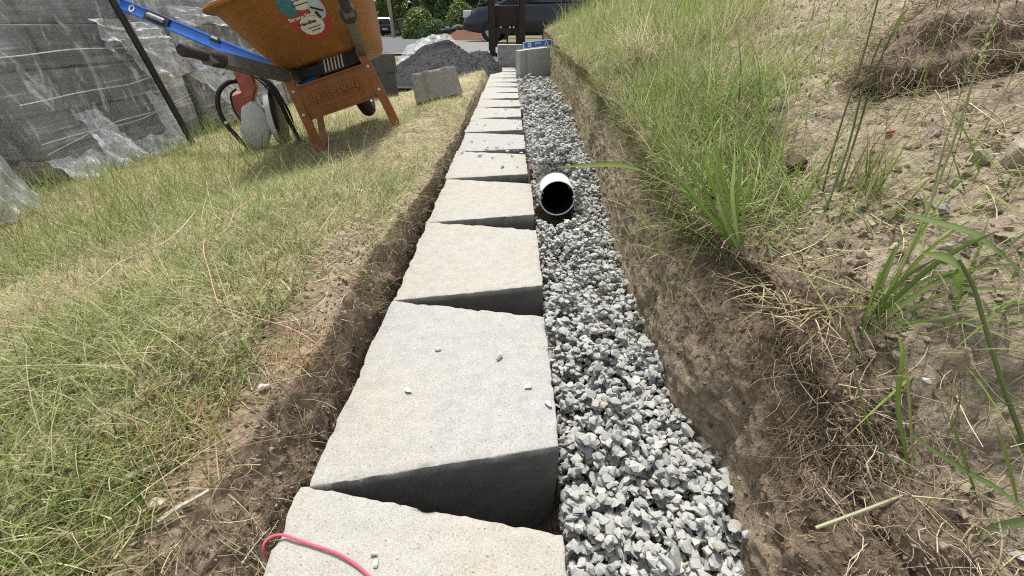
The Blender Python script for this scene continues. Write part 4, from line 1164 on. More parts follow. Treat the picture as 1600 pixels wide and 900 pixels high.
# ------------------------------------------------------------------ dark heap under a plastic sheet
def heap_h(x, y):
    dx, dy = (x + .86) / .70, (y - 5.75) / .85
    r = np.sqrt(dx * dx + dy * dy)
    h = .47 * np.clip(1 - r, 0, 1) ** .8 * (1.0) 
    dx, dy = (x + .42) / .34, (y - 6.1) / .8
    h2 = np.minimum(.36 * np.clip(1 - np.sqrt(dx * dx + dy * dy), 0, 1) ** .75, .27)
    return np.maximum(h, h2)
def make_heap():
    x = np.linspace(-1.55, -.05, 120); y = np.linspace(4.85, 6.95, 120)
    X, Y = np.meshgrid(x, y, indexing='ij')
    H = heap_h(X, Y)
    gz = -.03
    Z = gz - .05 + np.minimum(H, .42) + (H > 0) * (.03 * fbm(np.stack([X * 5, Y * 5, X * 0], -1), 3) + .02 * fbm(np.stack([X * 22, Y * 22, X * 0], -1), 3))
    i = np.arange(X.size).reshape(X.shape)
    F = np.stack([i[:-1, :-1], i[1:, :-1], i[1:, 1:], i[:-1, 1:]], -1).reshape(-1, 4)
    dark = simple('dark_crushed_rock', (.038, .038, .040), .9, .25, 0, .45, 90, .9, .012)
    root = mesh_np('gravel_heap', np.stack([X, Y, Z], -1).reshape(-1, 3), [F], dark, None, True)
    tag(root, 'low heap of dark fine gravel at the end of the lawn', 'heap')
    n = 2600
    px = rng.uniform(-1.5, -.1, n); py = rng.uniform(4.9, 6.3, n)
    k = heap_h(px, py) > .03; px, py = px[k], py[k]
    ii = np.clip(((px - x[0]) / (x[1] - x[0])).astype(int), 0, 119); jj = np.clip(((py - y[0]) / (y[1] - y[0])).astype(int), 0, 119)
    pz = Z[ii, jj]
    o = stones('heap_stones', np.stack([px, py, pz], -1), rng.uniform(.004, .013, len(px)), cols_mix(len(px), [(3, (.042, .042, .045)), (2, (.055, .055, .058)), (1, (.036, .036, .038))], .08), M['stone'])
    o['kind'] = 'stuff'; o.parent = root
    # plastic
    u = np.linspace(0, 1, 60); v = np.linspace(0, 1, 30); U, Vv = np.meshgrid(u, v, indexing='ij')
    sx = -1.34 + .62 * U + .05 * np.sin(6 * Vv); sy = 5.32 + .25 * U + .40 * Vv
    ii = np.clip(((sx - x[0]) / (x[1] - x[0])).astype(int), 0, 119); jj = np.clip(((sy - y[0]) / (y[1] - y[0])).astype(int), 0, 119)
    q = np.stack([U * 7, Vv * 5, U * 0], -1)
    sz = heap_h(sx, sy).clip(0, .42) - .08 + .045 + .05 * np.abs(fbm(q * .6, 2)) + .02 * np.clip(fbm(q * 1.5 + 3, 2), 0, 1) + .05 * np.exp(-((U - .25) / .2) ** 2 - ((Vv - .6) / .3) ** 2)
    i = np.arange(sx.size).reshape(sx.shape)
    F = np.stack([i[:-1, :-1], i[1:, :-1], i[1:, 1:], i[:-1, 1:]], -1).reshape(-1, 4)
    o = mesh_np('plastic_sheet', np.stack([sx, sy, sz], -1).reshape(-1, 3), [F], PLASTIC.m, None, True)
    tag(o, 'crumpled clear plastic sheet lying over the dark heap', 'plastic sheet')
make_heap()

# ------------------------------------------------------------------ dark steel lifting frame at the end of the trench
def make_frame():
    root = empty('lifting_frame', (-.09, 9.1, 0), R(3), 'dark rusty steel fork frame standing at the far end of the trench', 'machine frame')
    st = NT('rusty_dark_steel', .75, .35); n = st.noise(9, 6, .7); st.color(st.ramp(n, [(.35, (.018, .015, .014)), (.6, (.04, .026, .018)), (.8, (.085, .045, .025))])); st.bump(n, .3, .004)
    for x, z0 in ((-.28, -.02), (.28, .05)):
        b = MB(); b.box((x, 0, (z0 + 1.55) / 2), (.11, .14, 1.55 - z0), None, .006); b.box((x - .065, .0, .8), (.02, .10, 1.4), None, .002)
        b.build('mast_post', st.m, root)
    MB().box((0, .03, .64), (.45, .025, .34), None, .004).build('back_plate', st.m, root)
    b = MB()
    arch = lambda cx: [(cx + .075 * math.cos(a), .30 + .09 * math.sin(a)) for a in np.linspace(math.pi, 0, 9)]
    poly = [(-.23, .16), (-.165, .16)] + arch(-.09) + [(-.015, .16), (.015, .16)] + arch(.09) + [(.165, .16), (.23, .16), (.23, .46), (-.23, .46)]
    b.prism(poly, -.03, .02); b.build('fork_carriage', st.m, root)
    MB().box((0, -.01, 1.45), (.50, .06, .08), None, .004).build('cross_bar', st.m, root)
    for x in (-.12, .05, .12):
        MB().lathe([(.0001, .02), (.018, .016), (.02, -.01)], 12, Matrix.Translation((x, -.03, .475)) ).build('bolt', BOLT_M, root)
make_frame()

# ------------------------------------------------------------------ road, pavement, cars, far planting
def ribbon(name, pts, w0, lift, mat, label):
    V = []; 
    for i, (x, y) in enumerate(pts):
        a = Vector(pts[max(0, i - 1)]); b = Vector(pts[min(len(pts) - 1, i + 1)]); d = (b - a).normalized(); n = Vector((-d.y, d.x))
        w = w0
        for s in (-1, -.33, .33, 1):
            q = Vector((x, y)) + n * s * w / 2
            V.append((q.x, q.y, max(float(far_z(q.y)) - .0, float(far_z(q.y))) + lift))
    F = [(i * 4 + k, i * 4 + k + 1, i * 4 + k + 5, i * 4 + k + 4) for i in range(len(pts) - 1) for k in range(3)]
    o = mesh_np(name, V, [np.array(F)], mat, None, True); tag(o, label, kind='structure'); return o
ASPH = simple('asphalt', (.10, .10, .102), .9, .2, 0, .18, 3)
PAVE = simple('pavement_concrete', (.17, .167, .16), .9, .2, 0, .12, 4)
lp = lambda a, b, n: [(a[0] + (b[0] - a[0]) * t / n, a[1] + (b[1] - a[1]) * t / n) for t in range(n + 1)]
ribbon('road', lp((-3.2, 9.5), (-13.5, 62), 40), 5.6, .035, ASPH, 'grey street running away past the parked cars')
ribbon('pavement', lp((-.4, 9.0), (-6.8, 46), 30), 1.5, .05, PAVE, 'pale pavement strip beside the street')
ribbon('driveway', lp((-4, 9.9), (6, 9.6), 14), 1.4, .03, PAVE, 'pale concrete strip beyond the trench end')

def make_car(name, loc, rz, label, paint, L=4.5, Wd=1.8, kind='suv', rear_seen=True):
    root = empty(name, loc, rz, label, 'car')
    pm = simple('car_paint', paint, .25, .6, .2, .05, 3)
    gl = simple('car_glass', (.02, .024, .03), .08, .8, 0, .05)
    H = 1.65 if kind == 'suv' else 1.45
    hl, hood = L / 2, .95 if kind != 'suv' else 1.02
    def loft(name, st, mat, par):
        m = MB(); rings = []
        for (x, hw, z0, z1, r) in st:
            c = [(-hw + r * .6, z0), (hw - r * .6, z0), (hw, z0 + r), (hw, z1 - r * 1.6), (hw - r * 1.3, z1), (-hw + r * 1.3, z1), (-hw, z1 - r * 1.6), (-hw, z0 + r)]
            rings.append([(x, y, z) for y, z in c])
        V = [v for g in rings for v in g]; n = 8
        m.add(V, quads=[(i * n + k, i * n + (k + 1) % n, (i + 1) * n + (k + 1) % n, (i + 1) * n + k) for i in range(len(rings) - 1) for k in range(n)], ngons=[tuple(range(n)), tuple((len(rings) - 1) * n + k for k in range(n))])
        return m.build(name, mat, par, True)
    hw = Wd / 2
    loft('body', [(-hl, hw * .86, .42, .92, .08), (-hl + .12, hw * .97, .30, hood + .02, .1), (-hl + .9, hw, .24, hood + .05, .1), (0, hw, .22, hood + .02, .1), (hl - 1.2, hw, .24, hood, .1), (hl - .5, hw * .98, .27, hood - .06, .1), (hl - .1, hw * .9, .32, hood - .2, .1), (hl, hw * .8, .4, hood - .34, .08)], pm, root)
    cab = loft('cabin', [(-hl + .18, hw * .80, hood - .02, H - .35, .06), (-hl + .45, hw * .80, hood - .02, H - .05, .08), (-hl + .8, hw * .79, hood - .02, H, .09), (.15, hw * .79, hood - .02, H - .01, .09), (.6, hw * .80, hood - .02, H - .2, .07), (hl - 1.15, hw * .84, hood - .02, hood + .06, .02)], pm, root)
    for s in (-1, 1):
        for (a, b) in ((-hl + .62, -.75), (-.66, .25)):
            m = MB(); y = s * hw * .797
            m.prism([(a, hood + .07), (b, hood + .07), (b - .04, H - .17), (a + .10, H - .17)], y - .006, y + .006); m.build('side_window', gl, root)
        MB().box((.55, s * (hw + .06), hood + .05), (.12, .16, .11), None, .03).build('mirror', pm, root, True)
        for x in (-hl + .85, hl - .9):
            w = empty('wheel', (x, s * (hw - .10), .33)); w.parent = root
            Rx = Matrix.Rotation(math.pi / 2, 4, 'X')
            MB().lathe([(.20, -.10), (.29, -.115), (.325, -.09), (.33, 0), (.325, .09), (.29, .115), (.20, .10)], 28, Rx, True).build('tyre', RUBBER_M, w, True)
            MB().lathe([(.0001, -.08), (.08, -.085), (.19, -.07), (.21, -.10), (.21, .10), (.19, .07), (.08, .085), (.0001, .08)], 24, Rx).build('rim', RIM_M, w, True)
        MB().box((hl - .12, s * hw * .66, hood - .24), (.26, .42, .2), None, .03).build('headlight', simple('headlight_glass', (.55, .56, .57), .12, .7), root, True)
        MB().box((-hl + .03, s * hw * .78, hood - .08), (.10, .18, .30), None, .02).build('tail_light', simple('tail_light_red', (.22, .012, .012), .2, .6), root, True)
    MB().prism([(-hw * .66, hood + .06), (hw * .66, hood + .06), (hw * .56, H - .14), (-hw * .56, H - .14)], 0, .012, 'x').build('rear_window', gl, root).matrix_local = Matrix.Translation((-hl + .155, 0, 0)) @ Matrix.Rotation(R(0), 4, 'Y')
    MB().prism([(-hw * .72, 0), (hw * .72, 0), (hw * .62, .62), (-hw * .62, .62)], 0, .012, 'x').build('windscreen', gl, root).matrix_local = Matrix.Translation((hl - 1.12, 0, hood + .05)) @ Matrix.Rotation(R(-56), 4, 'Y')
    MB().box((-hl + .01, 0, .52), (.10, Wd * .9, .22), None, .04).build('bumper', simple('bumper_plastic', (.03, .03, .032), .6), root, True)
    MB().box((hl - .02, 0, .46), (.10, Wd * .82, .22), None, .04).build('bumper', simple('bumper_plastic', (.03, .03, .032), .6), root, True)
    MB().box((-hl - .045, 0, .62), (.01, .50, .11), None, .003).build('licence_plate', WHITE_M, root)
    return root
make_car('parked_car', (-12.9, 50.5, float(far_z(50)) + .11), R(96), 'black parked car seen from behind, beside the utility pole', (.015, .016, .018), 4.6, 1.85, 'suv')
make_car('parked_car', (-14.1, 47.0, float(far_z(47)) + .11), R(106), 'white parked car half hidden behind the wheelbarrow tray', (.62, .63, .63), 4.4, 1.8, 'hatch')
make_car('parked_car', (.95, 16.3, .06), R(176), 'dark blue car standing crosswise behind the steel frame', (.016, .018, .028), 4.9, 1.9, 'suv')

BARK = NT('bark', .95, .1); _n = BARK.noise(1, 6, .7, BARK.coord((30, 30, 5))); BARK.color(BARK.ramp(_n, [(.3, (.05, .038, .028)), (.7, (.15, .115, .085))])); BARK.bump(_n, .6, .02)
LEAF = mat_leaf('tree_leaves', .3, .5)
def leaf_cloud(name, cen, rad, n, size, pal, parent, clumps=26, seed=0, flat=1.0):
    r = np.random.default_rng(seed)
    cc = r.normal(size=(clumps, 3)); cc /= np.linalg.norm(cc, axis=1, keepdims=True); cc *= r.uniform(.35, 1, (clumps, 1)); cc *= np.array(rad)
    cr = r.uniform(.18, .36, clumps) * min(rad)
    k = r.integers(0, clumps, n)
    d = r.normal(size=(n, 3)); d /= np.linalg.norm(d, axis=1, keepdims=True); d *= r.uniform(.35, 1, (n, 1)) ** .5
    p = cc[k] + d * cr[k][:, None] * np.array([1, 1, .8 * flat]) * 1.25 + np.array(cen)
    nrm = d + r.normal(0, .6, (n, 3)); nrm /= np.linalg.norm(nrm, axis=1, keepdims=True)
    a = np.cross(nrm, r.normal(size=(n, 3))); a /= np.linalg.norm(a, axis=1, keepdims=True); b = np.cross(nrm, a)
    s = r.uniform(.6, 1.3, (n, 1)) * size
    V = np.stack([p - a * s, p - b * s * .5 + nrm * s * .12, p + a * s, p + b * s * .5 + nrm * s * .12], 1).reshape(-1, 3)
    pc = np.array([q[1] for q in pal])[r.choice(len(pal), clumps, p=np.array([q[0] for q in pal]) / sum(q[0] for q in pal))]
    c = np.clip(pc[k] * (1 + r.normal(0, .2, (n, 1))), .004, .6)
    return mesh_np(name, V, [np.arange(n * 4).reshape(n, 4)], LEAF, parent, False, np.repeat(c, 4, 0))
PGREEN = {'dark': [(3, (.018, .035, .014)), (2, (.032, .055, .020)), (1, (.012, .022, .010))],
          'mid': [(3, (.045, .085, .022)), (2, (.075, .12, .03)), (1, (.028, .05, .015))],
          'light': [(3, (.11, .17, .035)), (2, (.16, .21, .05)), (1, (.06, .10, .022))]}
def tree(x, y, h, rad, kind, label, zlow=.6, seed=0, n=4200, leaf=.16):
    z0 = float(far_z(y)) - .05
    root = empty('tree', (x, y, z0), 0, label, 'tree', 'trees along the street')
    r = random.Random(seed)
    t = MB().tube([(0, 0, 0), (.05, .02, h * .25), (-.04, .05, h * .5), (.03, 0, h * .85)], [h * .028, h * .02, h * .014, h * .004], 10)
    for k in range(7):
        a = r.uniform(0, 6.28); z = h * r.uniform(.22, .7); q = rad * r.uniform(.5, .85)
        t.tube([(0, 0, z), (q * .5 * math.cos(a), q * .5 * math.sin(a), z + h * .06), (q * math.cos(a), q * math.sin(a), z + h * .10)], [h * .009, h * .006, h * .002], 6)
    t.build('trunk', BARK.m, root, True)
    leaf_cloud('crown', (0, 0, zlow + (h - zlow) / 2), (rad, rad, (h - zlow) / 2), n, leaf, PGREEN[kind], root, 34, seed)
    return root
TREES = [(-19.5, 62, 9, 3.2, 'dark', 'dark evergreen behind the parked white car'), (-14.0, 58, 7, 2.2, 'light', 'yellow green tree behind the black parked car'),
         (-11.0, 64, 9, 2.6, 'mid', 'mid green tree just right of the utility pole'), (-8.2, 52, 9, 1.9, 'light', 'bright green tree above the rubbish bin'),
         (-6.0, 44, 8, 2.0, 'dark', 'dense dark evergreen behind the round bush'), (-3.9, 34, 6, 1.3, 'light', 'light leafy tree behind the rockery'),
         (-3.4, 40, 9, 2.4, 'dark', 'dark tree above the red mulch bed'), (-1.0, 38, 9, 2.6, 'dark', 'dark tree behind the steel frame'), (2.5, 36, 9, 2.8, 'mid', 'mid green tree behind the dark car roof'),
         (6.5, 38, 10, 3.2, 'dark', 'dark tree behind the grassy bank'), (-26, 66, 11, 4.0, 'mid', 'broad tree hidden behind the wheelbarrow tray'), (-16.5, 68, 10, 2.6, 'dark', 'tall dark tree between the two parked cars')]
for k, (x, y, h, rd, kd, lb) in enumerate(TREES):
    tree(x, y, h, rd, kd, lb, .5, 100 + k)
# wood behind everything
o = leaf_cloud('woodland', (0, 0, 0), (1, 1, 1), 10, .2, PGREEN['dark'], None, 5, 1); bpy.data.objects.remove(o)
def woodland():
    n = 26000; r = np.random.default_rng(5)
    a = r.uniform(-70, 70, n); p = np.stack([a, 84 + r.normal(0, 2.2, n) + np.abs(a) * -.12, r.uniform(-.8, 13, n)], -1)
    keep = fbm(p * .22, 3) > -.28; p = p[keep]; n = len(p)
    d = r.normal(size=(n, 3)); d /= np.linalg.norm(d, axis=1, keepdims=True); t = np.cross(d, r.normal(size=(n, 3))); t /= np.linalg.norm(t, axis=1, keepdims=True); b = np.cross(d, t)
    s = r.uniform(.35, .8, (n, 1))
    V = np.stack([p - t * s, p - b * s * .6, p + t * s, p + b * s * .6], 1).reshape(-1, 3)
    c = np.clip(np.array([.03, .05, .02]) * (1 + .6 * fbm(p * .35 + 3, 3)[:, None]) * (1 + r.normal(0, .2, (n, 1))), .004, .5)
    o = mesh_np('woodland', V, [np.arange(n * 4).reshape(n, 4)], LEAF, None, False, np.repeat(c, 4, 0))
    tag(o, 'dark wood closing the view far behind the street', kind='stuff')
woodland()

# round clipped bush, shrubs, boulders, mulch, pole, bin
def bush(x, y, rx, rz, kind, label, n=3000, leaf=.05, seed=0, name='bush'):
    root = empty(name, (x, y, float(far_z(y)) + .02), 0, label, 'bush')
    MB().tube([(0, 0, -.05), (.02, 0, rz * .7)], [.05, .02], 8).build('stem', BARK.m, root, True)
    r = np.random.default_rng(seed)
    d = r.normal(size=(n, 3)); d[:, 2] = np.abs(d[:, 2]); d /= np.linalg.norm(d, axis=1, keepdims=True)
    p = d * np.array([rx, rx, rz]) * r.uniform(.82, 1.02, (n, 1)) * (1 + .08 * fbm(d * 3 + seed, 2))[:, None]
    nr = d + r.normal(0, .55, (n, 3)); nr /= np.linalg.norm(nr, axis=1, keepdims=True); a = np.cross(nr, r.normal(size=(n, 3))); a /= np.linalg.norm(a, axis=1, keepdims=True); b = np.cross(nr, a)
    s = r.uniform(.6, 1.3, (n, 1)) * leaf
    V = np.stack([p - a * s, p - b * s * .5, p + a * s, p + b * s * .5], 1).reshape(-1, 3)
    pal = PGREEN[kind]; c = cols_mix(n, pal, .25)
    mesh_np('foliage', V, [np.arange(n * 4).reshape(n, 4)], LEAF, root, False, np.repeat(c, 4, 0))
bush(-3.55, 23.5, 1.05, .85, 'mid', 'round clipped green bush beside the street', 4200, .06, 1)
bush(-2.65, 25.5, .9, 1.7, 'light', 'loose light green shrub behind the rockery', 3200, .09, 2)
bush(-3.6, 29.0, 1.1, 2.4, 'mid', 'taller green shrub behind the round bush', 3200, .10, 3)
bush(-2.2, 24.0, .9, 1.3, 'mid', 'leafy shrub just behind the low rock row', 3200, .08, 6)
bush(-5.0, 26.5, 1.0, 1.5, 'light', 'light green shrub between the bin and the round bush', 3000, .08, 7)
bush(-1.3, 27.0, 1.0, 2.0, 'dark', 'dark shrub behind the large boulders', 2800, .10, 4)
ROCKM = NT('boulder_rock', .95, .15); _n = ROCKM.noise(3, 6, .7); ROCKM.color(ROCKM.ramp(_n, [(.3, (.05, .052, .056)), (.6, (.13, .135, .14)), (.8, (.26, .265, .27))])); ROCKM.bump(_n, .8, .06)
def boulder(x, y, z, s, label, seed, grp):
    v, f = rock_variants(1, 40, .85, seed)[0]
    v = v * (1 + .12 * fbm(v * 2 + seed, 2))[:, None] * np.array(s)
    o = mesh_np('boulder', v, [f], ROCKM.m, None, False); o.location = (x, y, z); o.rotation_euler = (0, 0, seed)
    tag(o, label, 'boulder', grp)
for k, (x, y, z, s) in enumerate([(-2.95, 22.5, .42, .24), (-2.55, 22.6, .48, .28), (-2.1, 22.7, .50, .24), (-1.75, 22.6, .46, .20), (-3.3, 22.8, .36, .2), (-2.35, 23.0, .30, .3), (-1.45, 22.5, .52, .2)]):
    boulder(x, y, z, (s * 1.25, s, s * .75), ['low pale rock at the left end of the rock row above the mulch','second rock from the left in the row above the mulch','middle pale rock of the row above the mulch','fourth rock from the left in the row above the mulch','small rock behind the left end of the rock row','largest low rock set behind the rock row','small pale rock at the right end of the rock row'][k], 300 + k, 'rocks edging the mulch bed')
for k, (x, y, z, s) in enumerate([(-1.05, 20.5, .55, .30), (-.72, 20.6, .62, .34), (-1.0, 20.7, 1.02, .28), (-.62, 20.8, 1.1, .32), (-.9, 20.9, 1.48, .26), (-.4, 20.7, .6, .34), (-.35, 20.9, 1.3, .3)]):
    boulder(x, y, z, (s, s, s * .9), ['dark boulder at the foot of the stacked rock wall, left','dark boulder at the foot of the stacked rock wall, middle','dark boulder in the second course of the rock wall, left','dark boulder in the second course of the rock wall, right','topmost dark boulder of the stacked rock wall','dark boulder at the foot of the rock wall, right','dark boulder at the upper right of the rock wall'][k], 320 + k, 'stacked rock wall boulders')
def mulch():
    u = np.linspace(-3.0, -.6, 40); v = np.linspace(17.6, 22.6, 30); X, Y = np.meshgrid(u, v, indexing='ij')
    Z = far_z(Y) + .02 + .09 * np.clip(Y - 17.8, 0, 5) * smooth(-3.0, -2.5, X) + .05 * fbm(np.stack([X * 3, Y * 3, X * 0], -1), 3)
    i = np.arange(X.size).reshape(X.shape); F = np.stack([i[:-1, :-1], i[1:, :-1], i[1:, 1:], i[:-1, 1:]], -1).reshape(-1, 4)
    o = mesh_np('mulch_bed', np.stack([X, Y, Z], -1).reshape(-1, 3), [F], simple('bark_mulch', (.11, .055, .033), .95, .1, 0, .5, 18, .8, .03), None, True)
    tag(o, 'reddish bark mulch bed sloping up to the rocks', kind='structure')
mulch()
pz = float(far_z(40))
root = empty('utility_pole', (-9.85, 40, pz), 0, 'weathered wooden utility pole beside the street', 'utility pole')
MB().tube([(0, 0, -.1), (0, 0, 4), (0, 0, 8.5)], [.15, .13, .10], 14).build('pole', simple('pole_wood', (.36, .31, .24), .9, .1, 0, .2, 8), root, True)
MB().box((0, -.0, 7.9), (2.0, .1, .12)).build('cross_arm', BARK.m, root)
for x in (-.8, .8): MB().lathe([(.0001, .12), (.04, .1), (.05, .0)], 10, Matrix.Translation((x, 0, 7.96))).build('insulator', WHITE_M, root)
def make_bin():
    root = empty('wheelie_bin', (-8.4, 38.5, float(far_z(38.5)) + .05), R(8), 'grey lidded rubbish bin standing beside the street', 'rubbish bin')
    g = simple('bin_plastic', (.10, .105, .11), .6)
    m = MB(); a = [(-.42, -.36, .10), (.42, -.36, .10), (.42, .36, .10), (-.42, .36, .10)]; b = [(-.52, -.46, 1.15), (.52, -.46, 1.15), (.52, .46, 1.15), (-.52, .46, 1.15)]
    m.add(a + b, quads=[(0, 1, 5, 4), (1, 2, 6, 5), (2, 3, 7, 6), (3, 0, 4, 7), (3, 2, 1, 0), (4, 5, 6, 7)]); m.build('bin_body', g, root)
    MB().box((0, 0, 1.20), (1.12, 1.0, .09), None, .03).build('lid', g, root, True)
    for s in (-1, 1): MB().lathe([(.0001, -.04), (.14, -.04), (.14, .04), (.0001, .04)], 18, Matrix.Translation((s * .38, .38, .14)) @ Matrix.Rotation(math.pi / 2, 4, 'Y')).build('wheel', RUBBER_M, root, True)
make_bin()
MB_ = MB().box((0, 0, .45), (.16, .16, .95), None, .02); o = MB_.build('bollard', simple('ochre_post', (.5, .29, .10), .7), None); o.location = (-5.6, 30.2, float(far_z(30)));
tag(o, 'short ochre post beside the round bush', 'post')

# ------------------------------------------------------------------ foreground weeds: every blade and stem its own part
BLADES_a = [[(0.320, 0.526, 0.187), (0.236, 0.545, 0.301), (0.159, 0.544, 0.369)],
    [(0.321, 0.526, 0.193), (0.239, 0.532, 0.280), (0.176, 0.521, 0.332)],
    [(0.318, 0.531, 0.187), (0.267, 0.562, 0.279), (0.216, 0.586, 0.337)],
    [(0.320, 0.514, 0.195), (0.277, 0.562, 0.302), (0.224, 0.585, 0.382)],
    [(0.320, 0.514, 0.195), (0.275, 0.540, 0.278), (0.239, 0.544, 0.338)],
    [(0.328, 0.515, 0.200), (0.276, 0.545, 0.307), (0.240, 0.551, 0.394)],
    [(0.320, 0.514, 0.195), (0.313, 0.568, 0.276), (0.299, 0.607, 0.345)],
    [(0.322, 0.515, 0.197), (0.293, 0.524, 0.272), (0.276, 0.516, 0.333)],
    [(0.328, 0.515, 0.200), (0.274, 0.538, 0.247), (0.226, 0.540, 0.276)],
    [(0.323, 0.510, 0.194), (0.316, 0.534, 0.267), (0.317, 0.534, 0.321)],
    [(0.320, 0.514, 0.195), (0.287, 0.537, 0.231), (0.245, 0.540, 0.249)],
    [(0.323, 0.510, 0.194), (0.288, 0.527, 0.246), (0.269, 0.522, 0.282)],
    [(0.321, 0.526, 0.193), (0.262, 0.554, 0.257), (0.215, 0.570, 0.293)],
    [(0.319, 0.520, 0.188), (0.317, 0.563, 0.282), (0.320, 0.595, 0.356)]]
BLADES_e = [[(0.378, 0.343, 0.186), (0.443, 0.362, 0.247), (0.509, 0.355, 0.269)],
    [(0.382, 0.344, 0.186), (0.433, 0.341, 0.243), (0.474, 0.314, 0.261)],
    [(0.375, 0.344, 0.183), (0.453, 0.357, 0.213), (0.534, 0.347, 0.204)],
    [(0.378, 0.343, 0.186), (0.426, 0.391, 0.264), (0.463, 0.423, 0.317)],
    [(0.385, 0.349, 0.192), (0.426, 0.379, 0.258), (0.475, 0.395, 0.299)],
    [(0.378, 0.350, 0.187), (0.416, 0.353, 0.268), (0.435, 0.337, 0.311)],
    [(0.378, 0.350, 0.187), (0.383, 0.355, 0.269), (0.376, 0.350, 0.324)],
    [(0.385, 0.349, 0.192), (0.401, 0.380, 0.246), (0.423, 0.405, 0.288)],
    [(0.375, 0.350, 0.185), (0.383, 0.365, 0.241), (0.390, 0.375, 0.280)],
    [(0.378, 0.343, 0.186), (0.416, 0.358, 0.239), (0.451, 0.354, 0.262)],
    [(0.375, 0.350, 0.185), (0.398, 0.359, 0.243), (0.423, 0.358, 0.274)],
    [(0.378, 0.343, 0.186), (0.424, 0.354, 0.240), (0.466, 0.343, 0.261)],
    [(0.382, 0.350, 0.189), (0.428, 0.321, 0.223), (0.458, 0.277, 0.225)],
    [(0.375, 0.344, 0.183), (0.365, 0.348, 0.238), (0.354, 0.343, 0.275)]]
STEMS = {
    'b_stem': [(0.357, 0.576, 0.218), (0.303, 0.597, 0.236), (0.248, 0.620, 0.258), (0.201, 0.641, 0.276), (0.171, 0.659, 0.290), (0.152, 0.672, 0.296)],
    'b_leaf': [(0.200, 0.639, 0.277), (0.170, 0.649, 0.282), (0.122, 0.655, 0.280), (0.070, 0.659, 0.275)],
    'c1': [(0.460, 0.587, 0.254), (0.465, 0.607, 0.310), (0.476, 0.631, 0.375), (0.487, 0.653, 0.437), (0.493, 0.674, 0.496), (0.493, 0.678, 0.531)],
    'c2': [(0.472, 0.575, 0.265), (0.492, 0.614, 0.353), (0.492, 0.625, 0.408), (0.499, 0.633, 0.460)],
    'c2leaf': [(0.498, 0.631, 0.456), (0.504, 0.637, 0.474), (0.514, 0.641, 0.486)],
    'c3': [(0.434, 0.536, 0.248), (0.457, 0.573, 0.327), (0.464, 0.600, 0.403), (0.471, 0.611, 0.453)],
    'd1': [(0.394, 0.346, 0.200), (0.411, 0.374, 0.235), (0.430, 0.399, 0.291), (0.444, 0.422, 0.344), (0.451, 0.438, 0.385), (0.457, 0.455, 0.429), (0.463, 0.469, 0.466), (0.466, 0.481, 0.502)],
    'd1spike': [(0.450, 0.450, 0.432), (0.455, 0.459, 0.453), (0.464, 0.474, 0.484), (0.467, 0.483, 0.504)],
    'd2': [(0.449, 0.398, 0.250), (0.477, 0.445, 0.294), (0.480, 0.468, 0.352), (0.485, 0.486, 0.402), (0.486, 0.499, 0.443)],
    'd2spike': [(0.478, 0.470, 0.362), (0.483, 0.484, 0.402), (0.487, 0.500, 0.446)],
    'd3': [(0.574, 0.663, 0.357), (0.600, 0.664, 0.372), (0.630, 0.652, 0.368)],
    'eleaf': [(0.406, 0.398, 0.302), (0.426, 0.377, 0.300), (0.445, 0.356, 0.296), (0.473, 0.321, 0.271)],
    'eleaf2': [(0.438, 0.401, 0.339), (0.446, 0.374, 0.334), (0.463, 0.341, 0.319)],
    'f': [(0.480, 0.243, 0.133), (0.454, 0.268, 0.182), (0.434, 0.290, 0.225), (0.415, 0.311, 0.267), (0.396, 0.321, 0.291)],
    'fl1': [(0.398, 0.317, 0.284), (0.384, 0.322, 0.292), (0.364, 0.324, 0.295)],
    'fl2': [(0.398, 0.317, 0.283), (0.395, 0.310, 0.274), (0.399, 0.305, 0.266)],
    'g1': [(0.388, 0.238, 0.095), (0.363, 0.264, 0.161), (0.354, 0.280, 0.211), (0.339, 0.281, 0.236)],
    'g2': [(0.385, 0.238, 0.094), (0.352, 0.255, 0.127), (0.334, 0.276, 0.166), (0.322, 0.299, 0.209), (0.314, 0.307, 0.228)],
    'g3': [(0.391, 0.238, 0.097), (0.376, 0.248, 0.135), (0.364, 0.271, 0.187), (0.352, 0.283, 0.223)],
    'g4': [(0.377, 0.252, 0.140), (0.409, 0.228, 0.125), (0.430, 0.210, 0.120), (0.448, 0.190, 0.110)],
    'g5': [(0.427, 0.217, 0.101), (0.398, 0.231, 0.149), (0.372, 0.238, 0.185)],
    'g6': [(0.463, 0.211, 0.096), (0.428, 0.219, 0.148), (0.402, 0.229, 0.189)],
    'h': [(0.285, 0.204, 0.068), (0.354, 0.220, 0.082), (0.421, 0.237, 0.097), (0.477, 0.256, 0.115)],
    'i': [(0.480, 0.194, 0.118), (0.446, 0.191, 0.107), (0.422, 0.190, 0.099), (0.404, 0.188, 0.090)],
}

def spline(pts, k=5):
    P = [Vector(p) for p in pts]; out = []
    for i in range(len(P) - 1):
        p0, p1, p2, p3 = P[max(0, i - 1)], P[i], P[i + 1], P[min(len(P) - 1, i + 2)]
        for j in range(k):
            t = j / k
            out.append(.5 * ((2 * p1) + (p2 - p0) * t + (2 * p0 - 5 * p1 + 4 * p2 - p3) * t * t + (3 * p1 - p0 - 3 * p2 + p3) * t ** 3))
    return out + [P[-1]]

